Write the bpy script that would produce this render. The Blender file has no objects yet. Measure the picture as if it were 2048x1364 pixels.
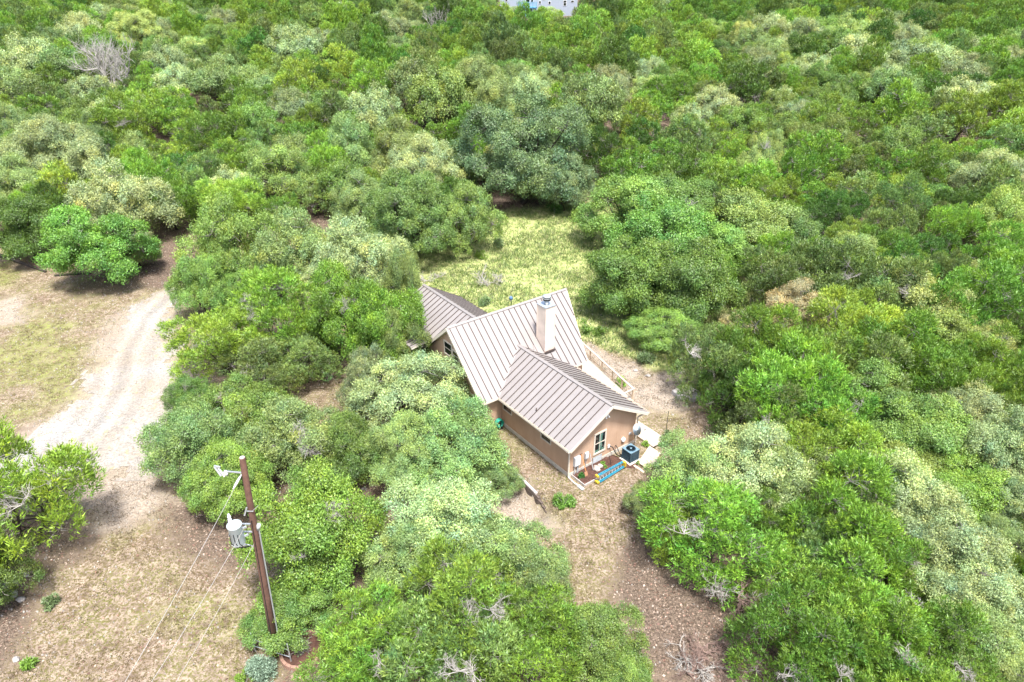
import bpy, math, random
import numpy as np
from mathutils import Vector, Matrix

# ------------------------------------------------------------------ camera, light, exposure
SC = bpy.context.scene
COL = SC.collection
F_PX, PITCH, CAM_H = 1366.3, 0.5028, 29.875          # focal length in px of a 2048 px wide frame
cam_d = bpy.data.cameras.new("camera"); cam = bpy.data.objects.new("camera", cam_d); COL.objects.link(cam)
cam_d.sensor_width = 36.0; cam_d.lens = F_PX / 2048.0 * 36.0
cam_d.clip_start = 0.5; cam_d.clip_end = 3000
cam.location = (0, 0, CAM_H); cam.rotation_euler = (math.pi / 2 - PITCH, 0, 0)
SC.camera = cam

SUN_EL, SUN_AZ = 68.0, 160.0                          # azimuth measured clockwise from +y (towards +x)
world = bpy.data.worlds.new("World"); SC.world = world; world.use_nodes = True
wn = world.node_tree.nodes; wl = world.node_tree.links
bg = wn["Background"]
sky = wn.new("ShaderNodeTexSky"); sky.sky_type = 'NISHITA'; sky.sun_disc = False
sky.sun_elevation = math.radians(SUN_EL); sky.sun_rotation = math.radians(SUN_AZ)
sky.air_density = 1.0; sky.dust_density = 4.0; sky.ozone_density = 0.2
wl.new(sky.outputs[0], bg.inputs[0]); bg.inputs[1].default_value = 0.13
sun_d = bpy.data.lights.new("sun", 'SUN'); sun_d.energy = 3.0; sun_d.angle = math.radians(9); sun_d.color = (1.0, 0.98, 0.95)
sun = bpy.data.objects.new("sun", sun_d); COL.objects.link(sun)
sv = Vector((math.sin(math.radians(SUN_AZ)) * math.cos(math.radians(SUN_EL)), math.cos(math.radians(SUN_AZ)) * math.cos(math.radians(SUN_EL)), math.sin(math.radians(SUN_EL))))
sun.rotation_euler = sv.to_track_quat('Z', 'Y').to_euler(); sun.location = (30, 0, 60)
SC.view_settings.view_transform = 'Standard'; SC.view_settings.look = 'None'
SC.view_settings.gamma = 1.0; SC.view_settings.use_curve_mapping = False
SC.view_settings.exposure = 1.52
SC.cycles.max_bounces = 5; SC.cycles.diffuse_bounces = 2; SC.cycles.glossy_bounces = 2
SC.cycles.transmission_bounces = 3; SC.cycles.transparent_max_bounces = 4
SC.cycles.caustics_reflective = False; SC.cycles.caustics_refractive = False

RNG = np.random.default_rng(7)
PI = math.pi

# ------------------------------------------------------------------ terrain
def _s(t):
    t = np.clip(t, 0, 1); return t * t * (3 - 2 * t)
HX, HY, HTH = 3.7625, 35.4992, -0.926446             # house origin and heading
HC, HS = math.cos(HTH), math.sin(HTH)
def w2h(x, y): return HC * (x - HX) + HS * (y - HY), -HS * (x - HX) + HC * (y - HY)
def h2w(u, v): return HX + HC * u - HS * v, HY + HS * u + HC * v
_Y = np.array([-400, 50, 62, 75, 90, 105, 120, 140, 160, 180, 200, 225, 260, 3000.])
_Z = np.array([0, 0, .15, .6, 2.0, 4.3, 7.0, 10.6, 13.8, 16.4, 18.2, 19.6, 20.5, 20.5])
def hgt(x, y):
    x = np.asarray(x, float); y = np.asarray(y, float)
    z = np.interp(y, _Y, _Z)
    w = _s((y - 62) / 50)
    z = z + w * (0.9 * np.sin(x * .043 + 1.3) * np.cos(y * .037) + .5 * np.sin(x * .11 + y * .05))
    z = z + .05 * np.sin(x * .5) * np.sin(y * .41 + 1) * _s((np.hypot(x - 0, y - 40) - 14) / 10)
    u, v = w2h(x, y)
    z = z - .75 * _s((-2.42 - .09 * (u + 2) - v) / .45) * _s((v + 10) / 4) * _s((2.4 - u) / 1.2) * _s((u + 9) / 3)
    return z
def raydir(px, py):
    a = (np.asarray(px, float) - 1024) / F_PX; b = -(np.asarray(py, float) - 682) / F_PX
    cp, sp = math.cos(PITCH), math.sin(PITCH)
    return a, cp + b * sp, -sp + b * cp
def project(x, y, z):
    cp, sp = math.cos(PITCH), math.sin(PITCH); zz = z - CAM_H
    d = y * cp - zz * sp; up = y * sp + zz * cp
    return 1024 + F_PX * x / d, 682 - F_PX * up / d, d
def ground_at(px, py, above=0.0):
    dx, dy, dz = raydir(px, py)
    z = 0.0
    for _ in range(30):
        t = (z + above - CAM_H) / dz
        t = min(max(t, 1), 400) if t > 0 else 400
        z = .5 * z + .5 * float(hgt(t * dx, t * dy))
    t = min((z + above - CAM_H) / dz, 400)
    return t * dx, t * dy, float(hgt(t * dx, t * dy))
def ring_from_px(pts): return np.array([ground_at(*p)[:2] for p in pts])
def sdist(x, y, poly):
    """signed distance to a polygon, positive inside"""
    x = np.asarray(x, float).ravel(); y = np.asarray(y, float).ravel()
    d = np.full(x.shape, 1e9); inside = np.zeros(x.shape, bool); n = len(poly)
    for i in range(n):
        x0, y0 = poly[i]; x1, y1 = poly[(i + 1) % n]; ex, ey = x1 - x0, y1 - y0
        t = np.clip(((x - x0) * ex + (y - y0) * ey) / (ex * ex + ey * ey + 1e-9), 0, 1)
        d = np.minimum(d, np.hypot(x - x0 - t * ex, y - y0 - t * ey))
        c = ((y0 > y) != (y1 > y)) & (x < ex * (y - y0) / (ey if abs(ey) > 1e-9 else 1e-9) + x0)
        inside ^= c
    return np.where(inside, d, -d)
def vnoise(x, y, s, seed=0):
    x = np.asarray(x) / s; y = np.asarray(y) / s
    xi = np.floor(x).astype(np.int64); yi = np.floor(y).astype(np.int64); fx = x - xi; fy = y - yi
    fx = fx * fx * (3 - 2 * fx); fy = fy * fy * (3 - 2 * fy)
    def h(a, b):
        n = (a * 374761393 + b * 668265263 + seed * 1442695041) & 0x7fffffff
        n = ((n ^ (n >> 13)) * 1274126177) & 0x7fffffff
        return ((n ^ (n >> 16)) & 0xffff) / 65535.0
    return (h(xi, yi) * (1 - fx) + h(xi + 1, yi) * fx) * (1 - fy) + (h(xi, yi + 1) * (1 - fx) + h(xi + 1, yi + 1) * fx) * fy
def fbm(x, y, s, seed=0): return .55 * vnoise(x, y, s, seed) + .3 * vnoise(x, y, s / 2.1, seed + 1) + .15 * vnoise(x, y, s / 4.3, seed + 2)

# ------------------------------------------------------------------ materials
def new_mat(name):
    m = bpy.data.materials.new(name); m.use_nodes = True
    return m, m.node_tree.nodes, m.node_tree.links, m.node_tree.nodes["Principled BSDF"]
def plain(name, col, rough=.7, metal=0., var=.12, scale=3., bump=0., spec=.3, coords='Object'):
    m, N, L, B = new_mat(name)
    B.inputs['Roughness'].default_value = rough; B.inputs['Metallic'].default_value = metal
    B.inputs['Specular IOR Level'].default_value = spec
    tc = N.new('ShaderNodeTexCoord'); nz = N.new('ShaderNodeTexNoise'); nz.inputs['Scale'].default_value = scale
    nz.inputs['Detail'].default_value = 6; nz.inputs['Roughness'].default_value = .65
    L.new(tc.outputs[coords], nz.inputs['Vector'])
    r = N.new('ShaderNodeValToRGB'); e = r.color_ramp.elements
    e[0].position = .3; e[1].position = .7
    e[0].color = (*[c * (1 - var) for c in col], 1); e[1].color = (*[min(1, c * (1 + var)) for c in col], 1)
    L.new(nz.outputs['Fac'], r.inputs[0]); L.new(r.outputs[0], B.inputs['Base Color'])
    if bump:
        n2 = N.new('ShaderNodeTexNoise'); n2.inputs['Scale'].default_value = scale * 12; n2.inputs['Detail'].default_value = 3
        L.new(tc.outputs[coords], n2.inputs['Vector'])
        b = N.new('ShaderNodeBump'); b.inputs['Strength'].default_value = bump; b.inputs['Distance'].default_value = .02
        L.new(n2.outputs['Fac'], b.inputs['Height']); L.new(b.outputs[0], B.inputs['Normal'])
    return m
def leaf_mat(name, col, trans=.22, warm=(1.15, 1.1, .5)):
    m = bpy.data.materials.new(name); m.use_nodes = True
    N, L = m.node_tree.nodes, m.node_tree.links; N.clear()
    out = N.new('ShaderNodeOutputMaterial'); at = N.new('ShaderNodeAttribute'); at.attribute_name = 'tint'
    oi = N.new('ShaderNodeObjectInfo')
    mr = N.new('ShaderNodeMapRange'); mr.inputs['To Min'].default_value = .72; mr.inputs['To Max'].default_value = 1.34
    L.new(oi.outputs['Random'], mr.inputs['Value'])
    mx = N.new('ShaderNodeMix'); mx.data_type = 'RGBA'; mx.blend_type = 'MULTIPLY'; mx.inputs[0].default_value = 1
    mx.inputs[6].default_value = (*col, 1); L.new(at.outputs['Color'], mx.inputs[7])
    sc = N.new('ShaderNodeMix'); sc.data_type = 'RGBA'; sc.blend_type = 'MULTIPLY'; sc.inputs[0].default_value = 1
    L.new(mx.outputs[2], sc.inputs[6]); L.new(mr.outputs[0], sc.inputs[7])
    hs = N.new('ShaderNodeHueSaturation'); hm = N.new('ShaderNodeMapRange'); hm.inputs['To Min'].default_value = .48; hm.inputs['To Max'].default_value = .518
    wn_ = N.new('ShaderNodeTexWhiteNoise'); wn_.noise_dimensions = '1D'; L.new(oi.outputs['Random'], wn_.inputs['W'])
    L.new(wn_.outputs['Value'], hm.inputs['Value']); L.new(hm.outputs[0], hs.inputs['Hue']); L.new(sc.outputs[2], hs.inputs['Color'])
    d = N.new('ShaderNodeBsdfDiffuse'); t = N.new('ShaderNodeBsdfTranslucent'); g = N.new('ShaderNodeBsdfGlossy'); g.inputs['Roughness'].default_value = .5
    L.new(hs.outputs[0], d.inputs[0])
    tw = N.new('ShaderNodeMix'); tw.data_type = 'RGBA'; tw.blend_type = 'MULTIPLY'; tw.inputs[0].default_value = 1
    L.new(hs.outputs[0], tw.inputs[6]); tw.inputs[7].default_value = (*warm, 1); L.new(tw.outputs[2], t.inputs[0])
    a = N.new('ShaderNodeMixShader'); a.inputs[0].default_value = trans; L.new(d.outputs[0], a.inputs[1]); L.new(t.outputs[0], a.inputs[2])
    g.inputs[0].default_value = (.8, .85, .8, 1)
    b = N.new('ShaderNodeMixShader'); b.inputs[0].default_value = .045; L.new(a.outputs[0], b.inputs[1]); L.new(g.outputs[0], b.inputs[2])
    L.new(b.outputs[0], out.inputs[0])
    return m
PAL = {
    'jb': leaf_mat('juniper_bright', (0.138, 0.256, 0.028)), 'jg': leaf_mat('juniper_dull', (0.122, 0.196, 0.05)),
    'jy': leaf_mat('juniper_yellow', (0.17, 0.285, 0.036)), 'jd': leaf_mat('juniper_dark', (0.065, 0.145, 0.02)),
    'og': leaf_mat('oak_grey_green', (0.168, 0.258, 0.08)), 'os': leaf_mat('oak_sage', (0.245, 0.33, 0.14)),
    'ob': leaf_mat('oak_mid_green', (0.122, 0.225, 0.04)), 'od': leaf_mat('oak_deep_green', (0.135, 0.205, 0.082)),
    'eb': leaf_mat('elm_bright', (0.15, 0.28, 0.04)), 'em': leaf_mat('elm_mint', (0.18, 0.292, 0.058)),
    'ey': leaf_mat('leaf_yellow_green', (0.25, 0.335, 0.095)), 'ol': leaf_mat('oak_olive', (0.145, 0.225, 0.052)),
    'be': leaf_mat('leaf_beige', (0.356, 0.337, 0.169)), 'sv': leaf_mat('leaf_silver', (0.277, 0.396, 0.282)),
    'rd': leaf_mat('leaf_rust', (0.251, 0.125, 0.075)),
}
M_BARK = plain('bark_dark', (.050, .040, .032), .9, var=.35, scale=6, bump=.5)
M_TWIG = plain('twig_grey', (.27, .25, .225), .85, var=.2, scale=4)
M_DEAD = plain('dead_wood', (.36, .34, .31), .8, var=.2, scale=5)
M_PINK = plain('dead_wood_rust', (.21, .145, .12), .85, var=.3, scale=5)

# ------------------------------------------------------------------ mesh helpers
def mesh_np(name, V, F, mats=(), mi=None, tint=None):
    me = bpy.data.meshes.new(name)
    V = np.asarray(V, np.float32); F = np.asarray(F, np.int32); nf, k = F.shape
    me.vertices.add(len(V)); me.vertices.foreach_set('co', V.ravel())
    me.loops.add(nf * k); me.loops.foreach_set('vertex_index', F.ravel())
    me.polygons.add(nf); me.polygons.foreach_set('loop_start', np.arange(0, nf * k, k, dtype=np.int32))
    for m in mats: me.materials.append(m)
    if mi is not None: me.polygons.foreach_set('material_index', np.asarray(mi, np.int32))
    if tint is not None:
        a = me.color_attributes.new('tint', 'FLOAT_COLOR', 'POINT')
        c = np.ones((len(V), 4), np.float32); c[:, :3] = tint; a.data.foreach_set('color', c.ravel())
    me.update(calc_edges=True)
    return me
def link(name, me, parent=None, mat=None):
    o = bpy.data.objects.new(name, me); COL.objects.link(o)
    if mat is not None: me.materials.append(mat)
    if parent is not None: o.parent = parent
    return o
def tag(o, label=None, cat=None, group=None, kind=None):
    if label: o['label'] = label
    if cat: o['category'] = cat
    if group: o['group'] = group
    if kind: o['kind'] = kind
    return o
def empty(name, loc=(0, 0, 0), rz=0.):
    o = bpy.data.objects.new(name, None); COL.objects.link(o); o.location = loc; o.rotation_euler = (0, 0, rz)
    o.empty_display_size = .3; return o
class MB:
    """collects simple solids into one mesh"""
    def __init__(s): s.v = []; s.f = []; s.m = []
    def add(s, vs, fs, m=0):
        n = len(s.v); s.v += [tuple(map(float, p)) for p in vs]
        for f in fs: s.f.append([i + n for i in f]); s.m.append(m)
        return s
    def hexa(s, p, m=0):   # 8 points: bottom 4 ccw, top 4 ccw
        return s.add(p, [(0, 3, 2, 1), (4, 5, 6, 7), (0, 1, 5, 4), (1, 2, 6, 5), (2, 3, 7, 6), (3, 0, 4, 7)], m)
    def box(s, x0, x1, y0, y1, z0, z1, m=0):
        return s.hexa([(x0, y0, z0), (x1, y0, z0), (x1, y1, z0), (x0, y1, z0), (x0, y0, z1), (x1, y0, z1), (x1, y1, z1), (x0, y1, z1)], m)
    def bar(s, a, b, w, h=None, m=0, up=(0, 0, 1)):
        h = h or w; a = Vector(a); b = Vector(b); d = (b - a).normalized(); up = Vector(up)
        if abs(d.dot(up)) > .98: up = Vector((1, 0, 0))
        r = d.cross(up).normalized() * w / 2; t = r.cross(d).normalized() * h / 2
        return s.hexa([a - r - t, a + r - t, b + r - t, b - r - t, a - r + t, a + r + t, b + r + t, b - r + t], m)
    def tube(s, pts, rad, n=8, m=0, cap=True):
        pts = [Vector(p) for p in pts]; k = len(pts)
        if not hasattr(rad, '__len__'): rad = [rad] * k
        base = len(s.v); vs = []; fs = []; pr = None
        for i, p in enumerate(pts):
            d = (pts[min(i + 1, k - 1)] - pts[max(i - 1, 0)]).normalized()
            if pr is None: pr = d.orthogonal().normalized()
            a = (pr - d * pr.dot(d)).normalized(); b = d.cross(a); pr = a
            for j in range(n):
                t = 2 * PI * j / n; vs.append(p + (a * math.cos(t) + b * math.sin(t)) * rad[i])
        for i in range(k - 1):
            for j in range(n): fs.append((i * n + j, i * n + (j + 1) % n, (i + 1) * n + (j + 1) % n, (i + 1) * n + j))
        if cap: fs.append(tuple(range(n - 1, -1, -1))); fs.append(tuple((k - 1) * n + j for j in range(n)))
        return s.add(vs, fs, m)
    def lathe(s, prof, c=(0, 0, 0), n=20, m=0):
        return s.tube([(c[0], c[1], c[2] + z) for r, z in prof], [max(r, 1e-3) for r, z in prof], n, m)
    def build(s, name, mats, parent=None, smooth=False):
        me = bpy.data.meshes.new(name); me.from_pydata(s.v, [], s.f)
        for m in (mats if isinstance(mats, (list, tuple)) else [mats]): me.materials.append(m)
        me.polygons.foreach_set('material_index', s.m)
        if smooth: me.polygons.foreach_set('use_smooth', [True] * len(s.f))
        me.update(); return link(name, me, parent)
def rock_mesh(name, seed, sx, sy, sz, mat, sub=2):
    import bmesh
    bm = bmesh.new(); bmesh.ops.create_icosphere(bm, subdivisions=sub, radius=1)
    r = random.Random(seed); ax = [Vector((r.gauss(0, 1), r.gauss(0, 1), r.gauss(0, 1))).normalized() for _ in range(7)]; cut = [r.uniform(.55, .85) for _ in ax]
    for v in bm.verts:
        for a, c in zip(ax, cut):
            d = v.co.dot(a)
            if d > c: v.co -= a * (d - c)
        v.co *= r.uniform(.95, 1.05); v.co = Vector((v.co.x * sx, v.co.y * sy, v.co.z * sz))
    me = bpy.data.meshes.new(name); bm.to_mesh(me); bm.free(); me.materials.append(mat); return me

# ------------------------------------------------------------------ tree prototypes
def unit(a): return a / (np.linalg.norm(a, axis=-1, keepdims=True) + 1e-9)
def leaf_tris(P, D, Nn, ln, wd):
    """triangles: base centre P, direction D, normal hint Nn"""
    S = unit(np.cross(D, Nn)); ln = np.asarray(ln).reshape(-1, 1); wd = np.asarray(wd).reshape(-1, 1)
    V = np.stack([P - S * wd * .5, P + S * wd * .5, P + D * ln], 1).reshape(-1, 3)
    return V
def tubes3(segs):
    """segs: (a, b, ra, rb) arrays -> three sided tubes"""
    A = np.array([s[0] for s in segs]); B = np.array([s[1] for s in segs]); ra = np.array([s[2] for s in segs]); rb = np.array([s[3] for s in segs])
    D = unit(B - A); H = np.where(np.abs(D[:, 2:3]) > .9, [[1., 0, 0]], [[0, 0, 1.]]); X = unit(np.cross(D, H)); Y = np.cross(D, X)
    V = []
    for c, r in ((A, ra), (B, rb)):
        for k in range(3):
            t = 2 * PI * k / 3; V.append(c + (X * math.cos(t) + Y * math.sin(t)) * r[:, None])
    V = np.stack(V, 1); n = len(A); base = np.arange(n)[:, None] * 6
    F = np.concatenate([base + np.array([[k, (k + 1) % 3, 3 + (k + 1) % 3, 3 + k]]) for k in range(3)], 0)
    return V.reshape(-1, 3), F
def branch_segs(rng, p, d, ln, r, depth, out, gn=.35, up=.1, kids=(2, 4)):
    n = 3
    pts = [p]
    for i in range(n):
        d = d + rng.normal(0, gn * .5, 3); d[2] += up * .3; d = d / np.linalg.norm(d)
        q = pts[-1] + d * ln / n; out.append((pts[-1], q, r * (1 - .25 * i / n), r * (1 - .25 * (i + 1) / n))); pts.append(q)
    if depth > 0:
        for _ in range(rng.integers(*kids)):
            j = rng.integers(1, n + 1); dd = d + rng.normal(0, .65, 3); dd[2] += up; dd /= np.linalg.norm(dd)
            branch_segs(rng, pts[j], dd, ln * rng.uniform(.5, .8), r * .55, depth - 1, out, gn, up, kids)
def make_crown(name, seed, R, H, hb, nl, dens, style, leaf=(.13, .07), flat=1., per=10, lobe_r=(.26, .42), sub=9, irr=1.):
    """lobes over a dome; twigs of leaves over the union of the lobes"""
    rng = np.random.default_rng(seed)
    ch = H - hb; cz = hb + ch * .30
    # lobe centres
    C = []; rad = []
    for i in range(nl):
        best = None
        for _ in range(12):
            az = rng.uniform(0, 2 * PI); el = math.asin(rng.uniform(-.42, 1))
            k = rng.uniform(.62, .8) if i > nl * .18 else rng.uniform(.15, .5)
            k *= 1 + irr * (.16 * math.sin(az * 2 + seed) + .12 * math.sin(az * 3 + seed * 2.3 + el * 4)); p = np.array([math.cos(az) * math.cos(el) * R * k, math.sin(az) * math.cos(el) * R * k, math.sin(el) * ch * .66 * k * (1.0 if el > 0 else .8)])
            dmin = min([np.linalg.norm(p - c) for c in C], default=9)
            if best is None or dmin > best[0]: best = (dmin, p)
        C.append(best[1]); rad.append(R * rng.uniform(*lobe_r))
    C = np.array(C); rad = np.array(rad); C[:, 2] += cz
    zl0 = min(1., ch / (1.5 * R)) * .95; zs = zl0 * rng.uniform(.75, 1.05, nl) * flat
    SC_, SR, SL, SO = [], [], [], []
    m = sub
    for i in range(nl):
        outw = unit(C[i] - np.array([0, 0, cz - ch * .3])); d = unit(rng.normal(0, 1, (m * 2, 3)) + outw * .8 + [0, 0, .35]); 
        pick = [0]
        while len(pick) < m:
            dm = np.min(np.linalg.norm(d[:, None] - d[pick][None], axis=2), 1) * rng.uniform(.7, 1, len(d)); pick.append(int(np.argmax(dm)))
        for k in pick:
            q = rng.uniform(.62, 1.08); SC_.append(C[i] + d[k] * rad[i] * q * [1, 1, zs[i]]); SR.append(rad[i] * rng.uniform(.26, .50)); SL.append(i); SO.append(unit(d[k] + outw * .7))
    SC_ = np.array(SC_); SR = np.array(SR); SL = np.array(SL); SO = np.array(SO); ns = len(SC_)
    st = np.array([1, 1, 1.35]) if style == 'juniper' else np.array([1, 1, .8 * flat])
    P, O, LI = [], [], []
    for i in range(ns):
        n = int(dens * 4 * PI * SR[i] ** 2); d = unit(rng.normal(0, 1, (n, 3)))
        keep = rng.random(n) < np.clip(.10 + .80 * (d @ SO[i]) + .5 * d[:, 2], .04, 1); d = d[keep]
        p = SC_[i] + d * (SR[i] * rng.uniform(.7, 1.06, len(d)))[:, None] * st
        ins = (np.linalg.norm((p[:, None] - SC_[None]) / st, axis=2) < SR[None] * .72); ins[:, i] = False
        k2 = ~ins.any(1); P.append(p[k2]); O.append(unit(d[k2] + SO[i] * .5)); LI.append(np.full(k2.sum(), i))
    tl_ = rng.uniform(.88, 1.12, nl)[SL] * rng.uniform(.85, 1.18, ns)
    ni = int(sum(map(len, P)) * .03); di = unit(rng.normal(0, 1, (ni, 3))) * rng.uniform(.3, .8, (ni, 1)); pi_ = di * [R, R, ch * .6] + [0, 0, cz]; kk = pi_[:, 2] > hb
    P.append(pi_[kk]); O.append(unit(di[kk])); LI.append(np.zeros(kk.sum(), int))
    P = np.concatenate(P); O = np.concatenate(O); LI = np.concatenate(LI); n = len(P)
    lt = tl_[LI]; at = rng.uniform(.7, 1.28, n)
    yel = rng.random(n)[:, None]
    hv = rng.normal(0, .10, ns)[LI][:, None] + rng.normal(0, .05, n)[:, None]
    T = (lt * at)[:, None] * (1 + hv * np.array([[1., .35, -.6]])) * (1 + (yel > .8) * np.array([[.35, .22, .0]]) + (yel < .12) * np.array([[-.15, -.2, -.05]]))
    if style == 'juniper':
        ax = unit(O * .75 + np.array([0, 0, .75]) + rng.normal(0, .32, (n, 3)))
        tl = rng.uniform(.28, .55, n) * (R / 2.6) ** .3
        k = per; t = rng.uniform(0, 1, (n, k)); rd = (1 - t) * .13 + .02
        rv = unit(rng.normal(0, 1, (n, k, 3)))
        Lp = P[:, None] + ax[:, None] * (t * tl[:, None] - .1)[..., None] + rv * rd[..., None]
        D = unit(ax[:, None] + rv * .75); Nn = unit(rng.normal(0, .7, (n, k, 3)) + O[:, None] * 1.1)
        ln = leaf[0] * rng.uniform(.7, 1.35, (n, k)); wd = leaf[1] * rng.uniform(.7, 1.3, (n, k))
        tt = T[:, None] * (.82 + .38 * t[..., None])
    else:
        k = per; sp = .16 if style == 'oak' else .2
        off = rng.normal(0, sp, (n, k, 3)) * leaf[0] / .13; Lp = P[:, None] + off
        D = unit(O[:, None] * .25 + rng.normal(0, .8, (n, k, 3))); Nn = unit(O[:, None] * 1.5 + np.array([0, 0, .4]) + rng.normal(0, .45, (n, k, 3)))
        ln = leaf[0] * rng.uniform(.7, 1.3, (n, k)); wd = leaf[1] * rng.uniform(.8, 1.25, (n, k))
        tt = T[:, None] * rng.uniform(.8, 1.2, (n, k, 1))
    V = leaf_tris(Lp.reshape(-1, 3), D.reshape(-1, 3), Nn.reshape(-1, 3), ln.ravel(), wd.ravel())
    tint = np.repeat(np.clip(tt.reshape(-1, 3), .3, 2.2), 3, 0)
    F = np.arange(len(V)).reshape(-1, 3)
    me = mesh_np(name, V, F, (PAL['jb'],), None, tint)
    # trunk with limbs
    segs = []; nst = 1 if style != 'juniper' else rng.integers(2, 4)
    for s in range(nst):
        b = np.array([rng.normal(0, .12), rng.normal(0, .12), -.15]) * (1 if nst > 1 else .3)
        top = np.array([rng.normal(0, .1 * R), rng.normal(0, .1 * R), hb + ch * .15]); mid = (b + top) / 2 + rng.normal(0, .06 * R, 3) * [1, 1, 0]
        r0 = .052 * R if nst == 1 else .036 * R
        segs += [(b, mid, r0, r0 * .8), (mid, top, r0 * .8, r0 * .6)]
        mine = [i for i in range(nl) if i % nst == s]
        for i in mine:
            e = C[i]; m1 = top * .55 + e * .45 + rng.normal(0, .05 * R, 3)
            segs += [(top if rng.random() < .6 else mid, m1, r0 * .38, r0 * .28), (m1, e, r0 * .28, r0 * .16)]
            for _ in range(13 if style == 'juniper' else 7):
                q = C[i] + unit(rng.normal(0, 1, 3) + [0, 0, .5]) * rad[i] * rng.uniform(.8, 1.02) * np.array([1, 1, zs[i]])
                m2 = (e + q) / 2 + rng.normal(0, .08 * R, 3) * .5
                segs += [(e, m2, r0 * .17, r0 * .13), (m2, q, r0 * .13, r0 * .07)]
    nb = sum(1 for s in segs if s[2] > .03 * R * .5)
    V2, F2 = tubes3(segs); mi = np.tile(np.array([0 if s[2] > r0 * .2 else 1 for s in segs]), 3)
    tm = mesh_np(name + '_trunk', V2, F2, (M_BARK, M_TWIG), mi)
    tm.polygons.foreach_set('use_smooth', np.ones(len(F2), bool))
    return me, tm
PROTO = {}
def proto(kind, *a, **k):
    me, tm = make_crown(kind, *a, **k); PROTO.setdefault(kind, []).append((me, tm, a[1], a[2]))
for i in range(6): proto('juniper_crown', 10 + i, 2.6, 5.0, .4, 14, 36, 'juniper', leaf=(.165, .048), per=10, lobe_r=(.24, .42), sub=13)
for i in range(4): proto('juniper_far', 20 + i, 2.5, 5.2, .3, 13, 24, 'juniper', leaf=(.19, .075), per=8, lobe_r=(.3, .42), sub=10, irr=.25)
for i in range(4): proto('oak_crown', 30 + i, 4.4, 6.2, 1.0, 19, 28, 'oak', leaf=(.135, .075), per=10, lobe_r=(.24, .38), sub=11, irr=.6)
for i in range(2): proto('oak_big', 40 + i, 8.0, 11.5, 1.2, 32, 18, 'oak', leaf=(.19, .105), per=10, lobe_r=(.16, .29), sub=13)
for i in range(3): proto('oak_far', 50 + i, 4.4, 6.2, 1.4, 17, 17, 'oak', leaf=(.19, .115), per=9, lobe_r=(.24, .38), sub=9, irr=.6)
for i in range(3): proto('elm_crown', 60 + i, 4.0, 6.6, 1.1, 21, 26, 'elm', leaf=(.13, .085), per=14, lobe_r=(.2, .35), flat=.75, sub=12)
for k_, v_ in PROTO.items(): print(k_, [len(p[0].polygons) for p in v_])
TRI = sum(len(p[0].polygons) for v in PROTO.values() for p in v)

def dead_mesh(name, seed, R, H, depth, stems, mat, r=.05, up=.15, start=0.):
    rng = np.random.default_rng(seed); segs = []
    for s in range(stems):
        a = rng.uniform(0, 2 * PI); d = np.array([math.cos(a) * R, math.sin(a) * R, H]); d /= np.linalg.norm(d)
        branch_segs(rng, np.array([0, 0, start]) + rng.normal(0, .03, 3), d, math.hypot(R, H) * .55, r, depth, segs, .3, up, (3, 5))
    V, F = tubes3(segs); me = mesh_np(name, V, F, (mat,)); return me
FAN = [dead_mesh('dead_branches', 100 + i, 1.0, .35, 3, 6, M_DEAD, .03, .06) for i in range(3)]
FANP = dead_mesh('dead_branches_rust', 104, 1.0, .5, 3, 6, M_PINK, .025, .05)
DEADT = [dead_mesh('dead_tree_branches', 110 + i, 1.6, 2.6, 4, 5, M_DEAD, .075, .2) for i in range(2)]

# ------------------------------------------------------------------ placing trees
NAMES = {'K': 'juniper_tree', 'J': 'juniper_tree', 'O': 'live_oak_tree', 'B': 'live_oak_tree', 'E': 'broadleaf_tree', 'S': 'shrub'}
CATS = {'K': 'juniper', 'J': 'juniper', 'O': 'live oak', 'B': 'live oak', 'E': 'broadleaf tree', 'S': 'shrub'}
placed = []                                            # x, y, radius of every crown
def put_tree(kind, pal, x, y, width, hratio, label, group=None, dead=0, far=False, deadmat=None, seed=None):
    seed = len(placed) if seed is None else seed
    rr = random.Random(seed * 7919 + 13)
    key = {'J': 'juniper_crown', 'O': 'oak_crown', 'B': 'oak_big', 'E': 'elm_crown', 'S': 'oak_crown', 'K': 'elm_crown'}[kind]
    if far: key = {'J': 'juniper_far', 'O': 'oak_far', 'B': 'oak_big', 'E': 'oak_far', 'S': 'oak_far'}[kind]
    if kind in 'O' and width > 11.5: key = 'oak_big'
    me, tm, R0, H0 = PROTO[key][rr.randrange(len(PROTO[key]))]
    z = float(hgt(x, y)); s = width / (2 * R0) * .98; sz = width * hratio / H0
    root = empty(NAMES[kind], (x, y, z), rr.uniform(0, 2 * PI)); root.scale = (s * rr.uniform(.93, 1.07), s * rr.uniform(.93, 1.07), sz)
    tag(root, label, CATS[kind], group)
    c = link('crown', me, root); c.material_slots[0].link = 'OBJECT'; c.material_slots[0].material = PAL[pal]
    link('trunk', tm, root)
    for k in range(dead):
        a = rr.uniform(-2.6, -.5) if deadmat is None else rr.uniform(-2.4, -.6)
        a -= root.rotation_euler[2]; q = rr.uniform(.45, .8)
        f = link('dead_branches', FANP if deadmat else FAN[rr.randrange(3)], root)
        el = rr.uniform(.35, .85)
        f.location = (math.cos(a) * R0 * q, math.sin(a) * R0 * q, H0 * (.30 + .52 * math.sqrt(max(0, 1 - q * q))) * 1.0)
        f.rotation_euler = (rr.uniform(-.5, .5), rr.uniform(-.5, .5), rr.uniform(0, 6)); k2 = rr.uniform(.9, 1.4) * R0 / 4.2; f.scale = (k2, k2, k2)
    placed.append((x, y, width / 2))
    return root
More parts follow.
